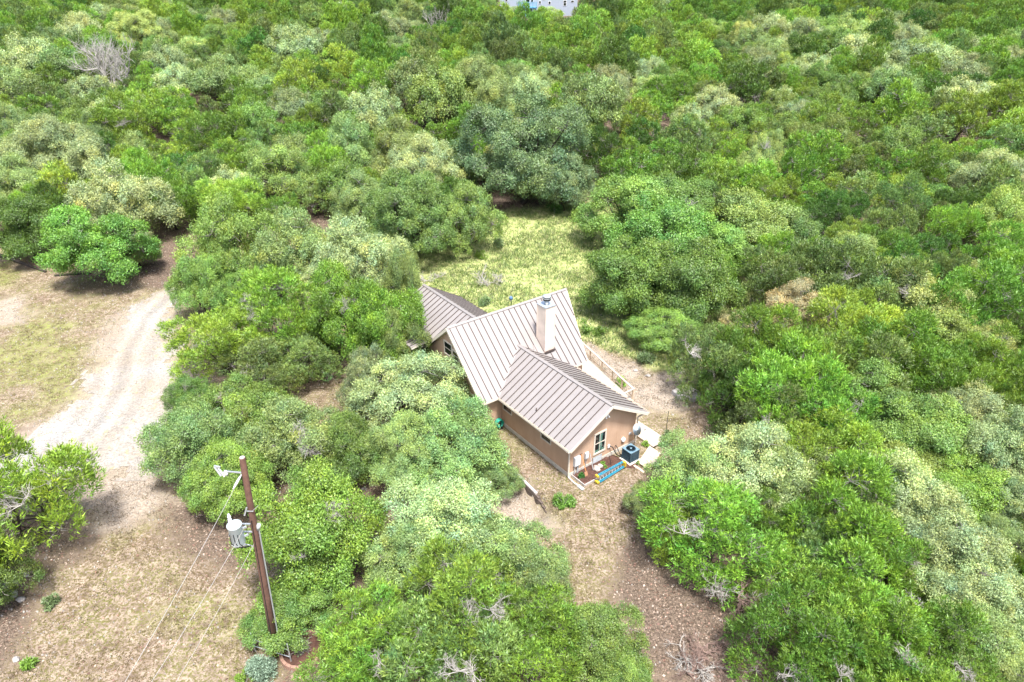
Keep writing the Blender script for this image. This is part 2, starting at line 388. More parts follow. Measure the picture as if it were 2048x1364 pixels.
def at_px(px, py, wpx, hratio):
    """centre of the crown seen at px, py and wpx wide -> ground point and width in metres"""
    w = 5.
    for _ in range(12):
        x, y, z = ground_at(px, py, .5 * hratio * w)
        w = wpx * (y * math.cos(PITCH) + (CAM_H - z - .5 * hratio * w) * math.sin(PITCH)) / F_PX
    return x, y, w
# ------------------------------------------------------------------ the trees one can point to
# kind palette px py width(px) [height ratio] [dead patches] label
HAND = '''
J jb 30 1000 280 .9 3|bright green juniper at the left edge of the dirt yard, beside the sandy drive
O ob -40 1150 190 .7 0|dark green oak low at the left edge, below the big juniper by the dirt yard
E eb 622 1065 262 .85 2|bright yellow-green tree directly right of the utility pole, with a bare twiggy hole
E em 590 1215 170 .6 0|low deep green tree behind the foot of the utility pole
O og 385 880 190 .65 0|grey-green live oak starting the oak row at the drive's lower edge
O ob 385 800 110 .6 0|small live oak sticking up beside the pale drive at the end of the oak row
O ob 455 955 175 .65 0|green live oak right behind the top of the utility pole
O ob 500 835 190 .6 1|live oak mid-way along the drive's oak row, with a bare white patch
O og 600 880 210 .6 2|live oak with bleached dead branches between the utility pole and the house
O ob 680 905 170 .6 2|live oak with white twiggy tips just behind the bright yellow-green tree
O os 742 765 140 .75 0|pale round-headed live oak beside the bare patch in the junipers left of the house
O os 832 798 235 .55 0|pale live oak brushing the tall gable at the left front of the house
O og 905 890 220 .6 0|live oak hanging over the corner of the long tan wall
O og 800 905 160 .7 0|live oak over dark leaf litter with two black trunks showing below it
O og 985 955 110 .55 0|small live oak whose edge touches the landscape timbers
O os 900 1050 250 .6 0|pale live oak below the landscape timbers, in the lower centre
O og 1000 1110 210 .62 0|grey-green live oak beside the brown slope, below the gravel patch
O og 820 1130 190 .6 0|grey-green live oak between the bright yellow-green tree and the bottom junipers
O og 1070 1200 150 .6 0|small live oak at the edge of the brown slope above the bottom junipers
J jy 760 1270 220 .8 1|yellow-green juniper at the bottom edge, right of the brick planter ring
J jy 930 1210 250 .8 2|yellow-green juniper with grey twigs, topmost of the bottom centre junipers
J jg 890 1320 240 .8 2|dull juniper at the bottom edge below the topmost bottom-centre juniper
J jb 1060 1280 220 .8 1|juniper at the bottom edge, right end of the bottom centre junipers
J jb 700 1372 190 .7 0|bright juniper top peeping in at the bottom edge beside the brick planter ring
O em 1195 1290 190 .66 0|pale minty live oak at the bottom edge beside the brown slope
O em 1245 1350 120 .6 0|small pale oak at the bottom edge touching the brush pile
O og 1392 950 190 .6 0|live oak covering the end of the timber walkway by the house
O os 1500 945 230 .6 0|pale live oak right of the one covering the timber walkway
O og 1570 970 190 .6 0|live oak between the pale walkway oaks and the bright junipers
O og 1300 1000 100 .5 0|low live oak spilling onto the grass below the blue ladder
J jb 1420 1060 250 .72 3|bright juniper with a skirt of bleached dead branches over the brown slope
J jb 1335 1050 130 .7 2|small juniper left of the bleached dead branches over the brown slope
J jb 1540 1060 150 .8 0|juniper squeezed between the bleached-branch juniper and the tall bright one
J jb 1690 1030 240 .85 1|tall bright green juniper with grey twigs in the lower right wood
J jb 1745 1110 190 .85 1|bright juniper leaning against the pale oak in the lower right wood
J jg 1650 1115 170 .8 1|dull juniper just under the tall bright one in the lower right wood
J jy 1600 1200 200 .8 1|yellow-green juniper beside the rust-coloured dead twigs
J jb 1720 1210 230 .8 1|bright juniper above the bottom edge in the lower right wood
J jb 1600 1310 230 .8 2|bright juniper at the bottom edge right of the brush pile
J jy 1740 1310 230 .8 2|yellow-green juniper at the bottom edge, second right of the brush pile
J jb 1860 1290 210 .8 1|bright juniper at the bottom edge in front of the pale oak strip
J jy 1810 1385 190 .8 0|juniper top just inside the bottom edge at lower right
O os 1800 1010 220 .62 0|pale silvery live oak beginning the pale strip in the lower right
O os 1880 1090 230 .62 0|pale silvery live oak in the middle of the pale strip at lower right
O os 1930 1180 210 .62 0|pale silvery live oak low in the pale strip at lower right
O og 1960 1280 180 .62 0|grey-green live oak at the lower right edge below the pale strip
O og 2010 1350 150 .62 0|grey-green live oak in the bottom right corner
J jb 2040 1180 130 .9 0|bright juniper on the right edge beside the pale oak strip
J jg 2060 1290 120 .8 1|dull juniper on the right edge near the bottom corner
J jb 1640 925 190 .8 1|bright juniper between the tangle of dead wood and the pale walkway oaks
J jy 1740 940 170 .8 0|yellow-green juniper below the tangle of dead wood
J jy 1550 905 120 .8 0|small yellow-green juniper above the pale walkway oaks
E em 1760 815 175 .72 0|minty broadleaf tree above the tangle of dead wood
E em 1850 880 200 .72 0|large minty broadleaf tree in the right-hand wood
E em 1810 950 160 .66 0|minty broadleaf tree right of the tangle of dead wood
E eb 1930 990 170 .66 0|green broadleaf tree spilling into the dark gap at right
O os 1940 830 150 .7 0|pale live oak at right above the minty broadleaf trees
O os 2010 900 190 .7 0|big pale live oak on the right edge, halfway down
O os 2035 1030 150 .7 0|pale live oak on the right edge below the big pale one
O og 1985 1080 120 .6 0|grey-green live oak in the dark gap by the right edge
J jd 1462 780 140 1.0 0|dark dense juniper beside the flat rock slab
J jg 1410 720 160 .85 1|thin olive juniper at the meadow's lower right corner beyond the rock slab
J jb 1500 710 170 .85 0|bright juniper second in from the meadow's lower right corner
J jb 1570 780 200 .9 1|bright feathery juniper right of the dark dense one
J jg 1545 850 170 .8 1|dull juniper over the bare ground below the dark dense one
J jb 1650 830 180 .85 1|bright juniper left of the minty broadleaf tree
J jb 1620 720 200 .85 0|bright juniper in the middle of the right-hand wood
J jy 1700 670 190 .8 0|yellow-green juniper on top of the right-hand wood
J jg 1720 750 180 .85 0|dull juniper above the minty broadleaf tree
J jb 1800 720 180 .85 0|bright juniper left of the pale yellow-green broadleaf
J jb 1880 760 150 .85 0|bright juniper below the pale yellow-green broadleaf
J jb 1990 740 160 .9 0|bright juniper near the right edge, level with the house roof
J jb 1960 800 110 1.0 0|slim bright juniper in front of the pale oaks on the right edge
O be 1590 630 135 .7 0|beige half-bare oak between the meadow corner and the right-hand wood
O be 1480 655 90 .6 0|small beige oak at the meadow's right corner
E ey 1840 620 180 .72 0|pale yellow-green broadleaf tree high in the right-hand wood
E em 1870 670 150 .7 0|minty broadleaf tree under the pale yellow-green one
E ey 1960 690 130 .7 0|pale yellow broadleaf tree nearest the right edge
J jb 1940 620 190 .85 1|bright juniper behind the pale yellow-green broadleaf
J jb 2020 580 170 .85 0|bright juniper on the right edge above the pale yellow broadleafs
J jg 1760 590 180 .85 1|dull juniper beyond the pale yellow-green broadleaf
J jg 1660 560 170 .85 1|dull juniper behind the beige oak
O og 1700 610 100 .7 0|small grey-green oak beside the dull junipers behind the beige oak
E ob 1265 560 180 .8 0|deep green oak at the front left of the big clump right of the meadow
E ob 1375 570 190 .8 0|deep green oak at the front of the big clump right of the meadow
E ob 1330 480 210 .75 0|deep green oak in the heart of the clump right of the meadow
E em 1255 425 180 .7 1|light green broadleaf at the left top of the clump right of the meadow
E em 1350 415 160 .7 1|light green broadleaf with bare twigs at the top of the clump right of the meadow
E em 1430 500 140 .7 0|light green broadleaf at the right of the clump right of the meadow
S ob 1330 655 150 .45 0|low leafy green thicket at the foot of the clump right of the meadow
E ol 1500 455 190 .6 0|olive oak with a dark forked trunk behind the clump right of the meadow
O ol 1590 480 140 .6 0|olive oak right of the one with the dark forked trunk
J jg 1560 565 150 .85 0|dull juniper over the gap right of the clump right of the meadow
B od 1045 305 265 .74 0|huge rounded grey-green live oak standing beyond the meadow
O od 1130 370 120 .7 0|lower right shoulder oak joined to the huge rounded one
J jd 1205 315 90 1.1 0|small dark juniper on a bare trunk right of the huge rounded live oak
O ol 885 205 140 .75 0|olive oak on a tall pale forked trunk up the slope
O og 825 180 130 .7 0|grey-green oak left of the one on a tall pale forked trunk
O og 960 195 160 .7 0|grey-green oak right of the one on a tall pale forked trunk
O os 750 235 120 .7 0|pale oak left behind the tall forked-trunk oak
O ol 1135 255 120 .65 0|olive oak behind the huge rounded live oak
O og 1190 215 130 .8 0|grey-green oak right behind the olive one beyond the huge live oak
O ol 815 435 210 .68 0|broad olive oak at the meadow's left edge
O ol 930 440 150 .7 0|olive oak reaching furthest into the meadow from the left
O og 725 410 130 .7 0|oak at the left end of the clump at the meadow's left edge
O os 850 345 150 .7 0|pale oak behind the broad olive oak at the meadow
O ey 795 310 140 .7 0|yellowish oak up behind the broad olive oak at the meadow
J jb 875 375 85 1.0 0|bright juniper poking up behind the broad olive oak
J jb 800 370 70 .9 0|small juniper left of the one poking up behind the broad olive oak
O og 700 300 140 .7 0|grey-green oak left of the yellowish one up behind the meadow
O em 465 500 165 .85 0|rounded green oak at the top of the turn in the drive
O em 405 570 130 .85 0|green oak whose skirt touches the bend of the pale drive
O ob 480 590 110 .6 0|low green oak tucked under the rounded one at the turn in the drive
O og 610 515 190 .7 0|grey-green live oak left behind the house, next to the rounded green one
O os 720 530 190 .7 0|pale live oak directly behind the left end of the metal roof
O os 640 590 140 .6 0|pale live oak just above the junipers left of the house
O og 810 595 100 1.7 0|small live oak overhanging the left end of the metal roof
J jb 440 690 180 .72 1|juniper overhanging the widest part of the pale drive
J jg 610 725 130 .7 0|thin juniper beside the bare patch left of the house
J jb 560 625 200 .8 2|juniper with grey twigs behind the bare patch left of the house
J jg 520 735 150 .7 1|thin juniper right beside the pale drive, above the oak row
K jb 700 635 150 1.3 1|bright dense juniper second left of the metal roof
K jb 782 668 150 1.45 0|bright dense juniper touching the left end of the metal roof
K jg 812 712 100 1.7 0|slim juniper over the eave of the left roof end
J jb 630 680 90 .7 1|small juniper hanging over the bare patch left of the house
E eb 200 495 185 .72 0|bright green bushy oak at the upper edge of the left lawn
O os 245 410 190 .65 0|pale oak behind the bright green bushy one by the left lawn
E os 275 500 80 .8 0|thin pale oak at the right side of the bright bushy one by the lawn
O os 120 320 190 .66 0|broad pale oak in the upper left
O og 40 380 130 .7 0|grey-green oak on the left edge above the dark tree with a trunk
O og 20 270 120 .7 0|grey-green oak on the left edge, next to the broad pale one
O og 190 285 110 .7 0|small grey-green oak right behind the broad pale one in the upper left
E jd 50 455 135 .9 0|dark green tree on a visible trunk at the left end of the lawn
E ey 10 250 90 .7 0|yellow-topped tree on the left edge
J jb 300 365 125 .95 0|bright juniper right of the broad pale oak
J jb 340 410 110 .9 1|bright juniper behind the brown track at upper left
J jb 430 275 120 .85 0|juniper above the yellow-green oak of the upper left wood
J jb 250 260 130 .8 1|juniper above the broad pale oak in the upper left
J jg 400 360 110 .9 0|dull juniper between the brown track and the olive oak
J jy 470 410 130 .8 1|yellow-green juniper behind the rounded green oak at the drive
J jy 560 425 90 .9 1|yellow-green juniper with a grey dead patch behind the oaks
O ol 560 345 150 .66 0|olive oak in the wood above the turn in the drive
O os 415 290 70 .7 0|small pale oak among the junipers of the upper left wood
J jb 650 330 110 .9 0|juniper right of the olive oak above the turn in the drive
J jb 480 320 100 .9 0|juniper left of the olive oak above the turn in the drive
O og 440 165 120 .65 0|grey-green oak in the pale belt across the upper left slope
O og 500 175 90 .7 0|second grey-green oak in the pale belt across the upper left slope
O os 350 170 90 .7 0|pale oak right of the grey dead tree
O os 60 130 120 .65 0|pale oak high on the left edge of the slope
O og 130 140 110 .65 0|grey-green oak left of the grey dead tree
O og 30 180 110 .65 0|grey-green oak on the left edge below the pale high one
O os 190 190 90 .65 0|pale oak in front of the grey dead tree
O ey 275 70 130 .55 0|wide yellow-topped oak high on the left slope
O os 205 40 70 .7 0|mint oak left of the wide yellow-topped one
O ey 390 100 70 .6 0|yellowish oak right below the wide yellow-topped one
O os 590 100 100 .7 0|pale oak alone among the junipers of the upper slope
O os 640 85 60 .7 0|smaller pale oak right beside the lone pale one
O os 585 220 80 .8 0|pale round oak right of the pale belt
O os 780 72 80 .7 0|pale oak left of the forked grey snag
O ey 1300 180 80 .6 0|yellowish oak on the slope right of the middle
O os 1225 190 70 .9 0|pale oak beside the yellowish one on the slope
O os 1330 400 60 .7 0|little pale oak peeping behind the clump right of the meadow
O os 1720 115 110 .6 0|pale oak at the left of the big pale grove at upper right
O os 1790 125 110 .6 0|pale oak second from the left in the big pale grove
O os 1775 165 90 .6 0|pale oak at the front of the big pale grove
O os 1860 130 110 .6 0|pale oak at the top of the big pale grove
O os 1920 160 100 .6 0|pale oak in the right half of the big pale grove
O os 1925 205 110 .6 0|pale oak at the lower right end of the big pale grove
O os 1970 110 80 .7 0|pale oak apart from the grove, towards the right edge
O os 2015 125 70 .7 0|pale oak close to the upper right edge
O os 1510 130 75 .7 0|pale oak alone on the slope left of the big pale grove
O os 1430 215 100 .6 1|pale half-dead oak on the right slope
O os 1560 205 70 .6 0|mint oak right of the half-dead one
O ey 1525 325 90 1.1 1|tall yellow thinly leaved tree in the right wood
O em 1650 290 110 .75 0|bright mint oak in the right wood
O em 1590 305 70 .7 0|small mint oak beside the tall yellow thin tree
O os 1990 360 130 .6 1|pale oak with bare white limbs by the right edge
O em 2000 450 150 .7 0|green oak on the right edge below the one with bare limbs
O os 1020 30 50 .5 0|pale oak in front of the white house's left wall
O os 1095 33 60 .45 0|pale oak in front of the white house's right wall
O os 850 10 60 .6 0|pale oak at the top edge left of the white house
O em 930 95 40 .7 0|mint oak on the slope below the white house
'''
n_hand = 0
for row in HAND.strip().splitlines():
    spec, label = row.split('|'); p = spec.split()
    kind, pal, px, py, wpx, hr, dead = p[0], p[1], float(p[2]), float(p[3]), float(p[4]), float(p[5]), int(p[6])
    hr *= {'O': 1.28, 'B': 1.08, 'E': 1.15}.get(kind, 1.05)
    x, y, w = at_px(px, py, wpx, hr)
    put_tree(kind, pal, x, y, w, hr, label, dead=dead, far=(y > 105)); n_hand += 1

# dead trees
def dead_tree(px, py, wpx, hr, label, me, lean=(0, 0)):
    x, y, w = at_px(px, py, wpx, hr); z = float(hgt(x, y)); r = empty('dead_tree', (x, y, z), px * .1); tag(r, label, 'dead tree')
    h = w * hr; t = MB().tube([(0, 0, -.2), (lean[0] * .3, lean[1] * .3, h * .22), (lean[0], lean[1], h * .45)], [.028 * w, .022 * w, .012 * w], 8).build('trunk', M_TWIG, r, True)
    c = link('branches', me, r); c.location = (0, 0, h * .15); c.scale = (w / 3.6, w / 3.6, h / 3.2); placed.append((x, y, w * .35))
dead_tree(225, 150, 120, .9, 'grey dead tree with a broken fan of bare branches on the upper left slope', DEADT[0])
dead_tree(190, 125, 80, .9, 'smaller grey dead tree left behind the broken fan on the upper left slope', DEADT[1])
dead_tree(872, 55, 45, 1.3, 'forked grey snag standing above the junipers of the top slope', DEADT[1])
dead_tree(893, 82, 34, .9, 'bushy grey snag just below the forked one', DEADT[0])
dead_tree(1705, 860, 95, .7, 'round tangle of bare grey branches between green trees in the right-hand wood', DEADT[0])
dead_tree(1890, 770, 70, .7, 'small bare grey tree in the wood below the pale yellow broadleaf', DEADT[1])
dead_tree(540, 470, 50, .9, 'grey dead juniper behind the rounded green oak at the drive', DEADT[1])
r_ = at_px(1480, 1200, 150, .6)
_d = empty('dead_juniper', (r_[0], r_[1], 0), 0); tag(_d, 'rust-coloured dead juniper leaning over the brown slope', 'dead tree')
MB().tube([(0, 0, -.2), (.1, .1, .8), (.3, 0, 1.6)], [.13, .1, .06], 8).build('trunk', M_PINK, _d, True)
for k in range(4):
    f = link('branches', FANP if k % 2 else FAN[k % 3], _d); f.location = (-.9 + .7 * k, .5 - .7 * k, 1.3 + .2 * (k % 2)); f.scale = (1.3, 1.3, 1.3)
placed.append((r_[0], r_[1], 1.2))

# ------------------------------------------------------------------ the wood that fills in between and beyond
EDGE = [(-600, 500), (0, 470), (200, 490), (330, 455), (560, 430), (690, 470), (800, 500), (850, 510), (940, 440), (1010, 415), (1180, 405), (1215, 430), (1290, 600), (1400, 640),
        (1440, 600), (1560, 600), (1560, 640), (1420, 790), (1470, 880), (1600, 960), (1560, 1010), (1640, 1120), (1600, 1230), (1560, 1300), (1570, 1420), (2600, 1500)]
_ex = [e[0] for e in EDGE]
FOREST = ring_from_px([(-900, 505)] + EDGE[1:-1]).tolist()
FOREST = np.array(FOREST + [[34, 19], [420, 19], [420, 300], [-420, 300], [-420, 60]])
TRACK = [ring_from_px(t) for t in ([(1935, 262), (1950, 262), (1935, 300), (1918, 300)], [(1912, 335), (1930, 335), (1920, 372), (1905, 372)],
                                   [(1505, -3), (1560, -3), (1575, 18), (1520, 30)], [(270, 460), (400, 430), (420, 470), (330, 560)])]
cand = []
rg = np.random.default_rng(5)
N_ = 42000
cy = 20 + 225 * rg.random(N_) ** .8; cx = (rg.random(N_) - .5) * 2 * (cy * .86 + 26)
ins = sdist(cx, cy, FOREST) > .5
for t in TRACK: ins &= sdist(cx, cy, t) < .4
cx, cy = cx[ins], cy[ins]
gz = hgt(cx, cy); qx, qy, qd = project(cx, cy, gz + 3)
vis = (qx > -220) & (qx < 2268) & (qy < 1480); cx, cy, qx, qy = cx[vis], cy[vis], qx[vis], qy[vis]
fill = []; cell = {}
def near(x, y, r):
    i, j = int(x // 8), int(y // 8)
    for a in (-1, 0, 1):
        for b in (-1, 0, 1):
            for (x2, y2, r2) in cell.get((i + a, j + b), ()):
                if (x - x2) ** 2 + (y - y2) ** 2 < ((r + r2) * .79) ** 2: return True
    return False
for (x, y, r) in placed: cell.setdefault((int(x // 8), int(y // 8)), []).append((x, y, min(r, 6.5) * .92))
for x, y, ax, ay in zip(cx, cy, qx, qy):
    r = rg.uniform(1.8, 3.2) * (1 + .1 * (y > 120))
    if y < 70: r *= .9
    if -8 < x < 24 and 186 < y < 216: continue
    if 978 < ax < 1175 and y > 120 and project(x, y, float(hgt(x, y)) + r * 2.6)[1] < (22 if 1030 < ax < 1075 else 14): continue
    if near(x, y, r): continue
    cell.setdefault((int(x // 8), int(y // 8)), []).append((x, y, r)); fill.append((float(x), float(y), float(r), float(ax), float(ay)))
fill.sort(key=lambda f: f[1])
oakn = lambda x, y: fbm(x, y, 26, 3)
LAND = [(1045, 290, 'the huge rounded live oak'), (885, 205, 'the oak on a tall pale forked trunk'), (225, 140, 'the broken grey dead tree'), (880, 70, 'the forked grey snag'), (275, 65, 'the wide yellow-topped oak'),
        (1525, 320, 'the tall yellow thinly leaved tree'), (1650, 285, 'the bright mint oak'), (1430, 210, 'the half-dead pale oak'), (1790, 130, 'the big pale grove'), (1925, 190, 'the lower end of the pale grove'), (780, 68, 'the pale oak near the grey snag'),
        (600, 98, 'the lone pale oak of the upper slope'), (450, 165, 'the pale oak belt'), (120, 310, 'the broad pale oak of the upper left'), (200, 470, 'the bright bushy oak by the lawn'), (435, 510, 'the green oaks at the drive bend'), (815, 430, 'the broad olive oak at the meadow'),
        (1205, 320, 'the dark juniper on a bare trunk'), (1350, 430, 'the clump right of the meadow'), (1500, 455, 'the olive oak with the forked trunk'), (1590, 630, 'the beige half-bare oak'), (1462, 780, 'the dark juniper beside the slab'), (1850, 620, 'the pale yellow-green broadleaf'),
        (1760, 815, 'the minty broadleaf tree'), (1705, 860, 'the tangle of dead wood'), (1690, 1030, 'the tallest lower right juniper'), (1880, 1090, 'the pale oak strip'), (2010, 900, 'the big pale oak on the right edge'), (1990, 360, 'the pale oak with bare limbs'), (1078, 12, 'the white house'),
        (1225, 5, 'the brown-roofed far shed'), (1530, 12, 'the bare gap at the top edge'), (1940, 282, 'the upper brown gap at right'), (1915, 355, 'the lower brown gap at right'), (1300, 180, 'the yellowish mid-slope oak'), (585, 218, 'the pale round oak'), (795, 308, 'the yellowish oak above the meadow'),
        (560, 345, 'the olive oak above the drive'), (50, 130, 'the high pale oak on the left edge'), (1510, 128, 'the lone pale oak left of the grove'), (2010, 120, 'the pale oak near the upper right corner'), (1140, 235, 'the olive oak behind the huge one'), (1620, 1200, 'the rust-coloured dead juniper'), (700, 430, 'the oaks left of the meadow')]
ORD = ['nearest', 'second', 'third', 'fourth', 'fifth', 'sixth', 'seventh', 'eighth', 'ninth', 'tenth', 'eleventh', 'twelfth']
DIRS = ['right of', 'behind-right of', 'right behind', 'behind-left of', 'left of', 'front-left of', 'right in front of', 'front-right of']
named_ = {}
def name_them():
    """rank the trees of one look outwards from each landmark"""
    for key, L_ in named_.items():
        L_.sort(key=lambda q: q[0]); tone, kind, li, di = key
        for i, (d, o) in enumerate(L_):
            lead = '' if len(L_) == 1 else ORD[min(i, 11)] + ' '
            o['label'] = f'{lead}{tone} {kind} {DIRS[di]} {LAND[li][2]}'; o['group'] = kind + 's in the surrounding wood'
def note(o, tone, kind, ax, ay):
    li = min(range(len(LAND)), key=lambda i: (LAND[i][0] - ax) ** 2 + (1.6 * (LAND[i][1] - ay)) ** 2); dx, dy = ax - LAND[li][0], -(ay - LAND[li][1]) * 1.6
    di = int(round(math.atan2(dy, dx) / (PI / 4))) % 8
    named_.setdefault((tone, kind, li, di), []).append((math.hypot(dx, dy), o))
TONE = {'jb': 'bright green', 'jg': 'dull green', 'jy': 'yellow-green', 'jd': 'dark green', 'og': 'grey-green', 'os': 'pale green', 'ob': 'mid green', 'em': 'minty green', 'ey': 'yellowish'}
nJ = sum(1 for r in HAND.splitlines() if r.startswith('J')); rest = []; nO = 0; nOH = sum(1 for r in HAND.splitlines() if r[:1] in 'OB' and r)
for k, (x, y, r, ax, ay) in enumerate(fill):
    o = float(oakn(x, y)); u = rg.random()
    isoak = u < (.45 if o > .6 else .09)
    seen = -90 < ax < 2138 and ay > -40
    if isoak:
        pal = ['og', 'os', 'ob', 'em', 'ey'][int(rg.choice(5, p=[.34, .3, .14, .16, .06]))]
        lb = None; nO += 1
        if not seen or nO + nOH > 285: rest.append((x, y, r * 1.1, pal)); nO -= 1; continue
        note(put_tree('O', pal, x, y, 2 * r * 1.3, rg.uniform(.78, 1.0), lb, None, far=y > 82, seed=1000 + k), TONE[pal], 'oak', ax, ay)
    else:
        pal = ['jb', 'jg', 'jy', 'jd'][int(rg.choice(4, p=[.42, .30, .16, .12]))]
        if nJ < 300 and seen:
            nJ += 1
            note(put_tree('J', pal, x, y, 2 * r * 1.18, rg.uniform(.85, 1.2), None, None, far=y > 82, seed=1000 + k), TONE[pal], 'juniper', ax, ay)
        else: rest.append((x, y, r, pal))
name_them()
print('fill', len(fill), 'junipers', nJ, 'oaks', nO, 'rest', len(rest), 'proto tris', TRI)
# everything past the first 300 junipers reads as one mass
def mass(name, label, items, pals, shapes):
    """one object: points in a mesh, each drawn as one of a few crowns by geometry nodes"""
    V, F, T, MI, PR = [], [], [], [], []; off = 0; pid = 0; idx = {}
    for sk, me in enumerate(shapes):
        co = np.zeros(len(me.vertices) * 3, np.float32); me.vertices.foreach_get('co', co); c = np.zeros(len(me.vertices) * 4, np.float32); me.color_attributes['tint'].data.foreach_get('color', c)
        for pk, pal in enumerate(pals):
            n = len(me.vertices); V.append(co.reshape(-1, 3)); T.append(c.reshape(-1, 4)[:, :3]); F.append(np.arange(n).reshape(-1, 3) + off); MI.append(np.full(n // 3, pk)); PR.append(np.full(n, pid)); idx[(sk, pal)] = pid; off += n; pid += 1
    npr = pid; k = len(items); P = np.array([(x, y, float(hgt(x, y))) for x, y, r, p in items])
    which = np.array([idx[(int(rg.integers(len(shapes))), p)] for x, y, r, p in items]); s = np.array([r * 2.36 / 5.2 for x, y, r, p in items])
    V.append(P); T.append(np.ones((k, 3))); PR.append(np.full(k, -1))
    me = mesh_np(name, np.concatenate(V), np.concatenate(F), [PAL[p] for p in pals], np.concatenate(MI), np.concatenate(T)); nv = off + k
    def attr(nm, ty, key, vals): a = me.attributes.new(nm, ty, 'POINT'); a.data.foreach_set(key, vals)
    attr('proto', 'INT', 'value', np.concatenate(PR).astype(np.int32))
    w = np.zeros(nv, np.int32); w[off:] = which; attr('which', 'INT', 'value', w)
    sc = np.ones((nv, 3), np.float32); sc[off:, 0] = s; sc[off:, 1] = s; sc[off:, 2] = s * rg.uniform(.9, 1.35, k); attr('size', 'FLOAT_VECTOR', 'vector', sc.ravel())
    rt_ = np.zeros((nv, 3), np.float32); rt_[off:, 2] = rg.uniform(0, 6.28, k); attr('turn', 'FLOAT_VECTOR', 'vector', rt_.ravel())
    o = tag(link(name, me), label, 'woods', kind='stuff')
    ng = bpy.data.node_groups.new(name, 'GeometryNodeTree'); ng.interface.new_socket('Geometry', in_out='INPUT', socket_type='NodeSocketGeometry'); ng.interface.new_socket('Geometry', in_out='OUTPUT', socket_type='NodeSocketGeometry')
    N, L = ng.nodes, ng.links; gi = N.new('NodeGroupInput'); go = N.new('NodeGroupOutput')
    def named(nm, ty): n = N.new('GeometryNodeInputNamedAttribute'); n.data_type = ty; n.inputs['Name'].default_value = nm; return n.outputs['Attribute']
    def pick(i):
        c = N.new('FunctionNodeCompare'); c.data_type = 'INT'; c.operation = 'EQUAL'; L.new(named('proto', 'INT'), c.inputs[2]); c.inputs[3].default_value = i
        g = N.new('GeometryNodeSeparateGeometry'); g.domain = 'POINT'; L.new(gi.outputs[0], g.inputs[0]); L.new(c.outputs[0], g.inputs[1]); return g.outputs[0]
    gt = N.new('GeometryNodeGeometryToInstance')
    for i in reversed(range(npr)): L.new(pick(i), gt.inputs[0])
    mp = N.new('GeometryNodeMeshToPoints'); L.new(pick(-1), mp.inputs[0])
    ip = N.new('GeometryNodeInstanceOnPoints'); L.new(mp.outputs[0], ip.inputs['Points']); L.new(gt.outputs[0], ip.inputs['Instance']); ip.inputs['Pick Instance'].default_value = True
    L.new(named('which', 'INT'), ip.inputs['Instance Index']); L.new(named('size', 'FLOAT_VECTOR'), ip.inputs['Scale'])
    er = N.new('FunctionNodeEulerToRotation'); L.new(named('turn', 'FLOAT_VECTOR'), er.inputs[0]); L.new(er.outputs[0], ip.inputs['Rotation'])
    L.new(ip.outputs[0], go.inputs[0]); md = o.modifiers.new('crowns', 'NODES'); md.node_group = ng
    print(name, k, off // 3)
mass('juniper_woods', 'mass of small junipers covering the far slope up to the top edge', [q for q in rest if q[3] in ('jb', 'jg', 'jy', 'jd')], ('jb', 'jg', 'jy', 'jd'), [p[0] for p in PROTO['juniper_far'][:3]])
mass('oak_woods', 'scattered small pale oaks among the far junipers up to the top edge', [(x, y, r * .62, p) for x, y, r, p in rest if p[0] in 'oe'], ('og', 'os', 'ob', 'em', 'ey'), [PROTO['oak_far'][0][0]])

# ------------------------------------------------------------------ ground
DRIVE = ring_from_px([(352, 578), (305, 592), (262, 618), (222, 660), (200, 695), (186, 740), (160, 792), (112, 838), (60, 862), (10, 905), (-120, 960), (-120, 1010), (60, 985), (160, 950), (235, 962), (305, 955), (380, 880),
                      (440, 810), (430, 770), (366, 735), (350, 690), (340, 650), (356, 612)])
MEADOW = ring_from_px([(690, 505), (860, 480), (1000, 425), (1190, 398), (1260, 400), (1300, 560), (1440, 560), (1560, 560), (1560, 640), (1420, 720), (1390, 755), (1300, 742), (1230, 700), (1160, 672), (1050, 640), (850, 600), (780, 560)])
PATHB = ring_from_px([(1165, 670), (1230, 705), (1300, 745), (1390, 765), (1440, 800), (1460, 880), (1400, 900), (1330, 900), (1280, 850), (1230, 760), (1160, 720)])
LITT = [ring_from_px(p) for p in ([(1180, 1180), (1250, 1090), (1330, 1090), (1420, 1130), (1600, 1180), (1600, 1400), (1250, 1400), (1230, 1290)], [(95, 500), (330, 480), (420, 440), (420, 560), (330, 585), (240, 570), (130, 560)],
        [(690, 930), (860, 930), (860, 1030), (760, 1060), (700, 1040)], [(270, 985), (400, 960), (500, 1000), (520, 1140), (440, 1120), (330, 1060)], [(-100, 1150), (70, 1130), (90, 1230), (40, 1364), (-100, 1400)], [(560, 1270), (720, 1250), (720, 1400), (560, 1400)])]
PALE = [ring_from_px(p) for p in ([(985, 980), (1050, 990), (1095, 1040), (1110, 1060), (1010, 1030)], [(130, 945), (305, 945), (350, 1000), (300, 1040), (200, 1050), (110, 1000)], [(-100, 605), (30, 598), (60, 622), (30, 645), (-100, 650)], [(1160, 675), (1300, 745), (1250, 760), (1170, 720)], [(1240, 770), (1360, 740), (1380, 800), (1330, 830), (1250, 820)])]
xs = np.concatenate([np.arange(-900, -100, 50), np.arange(-100, -60, 4), np.arange(-60, 46, .5), np.arange(46, 100, 4), np.arange(100, 901, 50)])
ys = np.concatenate([np.arange(-200, 10, 30), np.arange(12, 96, .5), np.arange(96, 260, 3), np.arange(260, 2000, 90)])
GX, GY = np.meshgrid(xs, ys); gx, gy = GX.ravel(), GY.ravel(); gz = hgt(gx, gy)
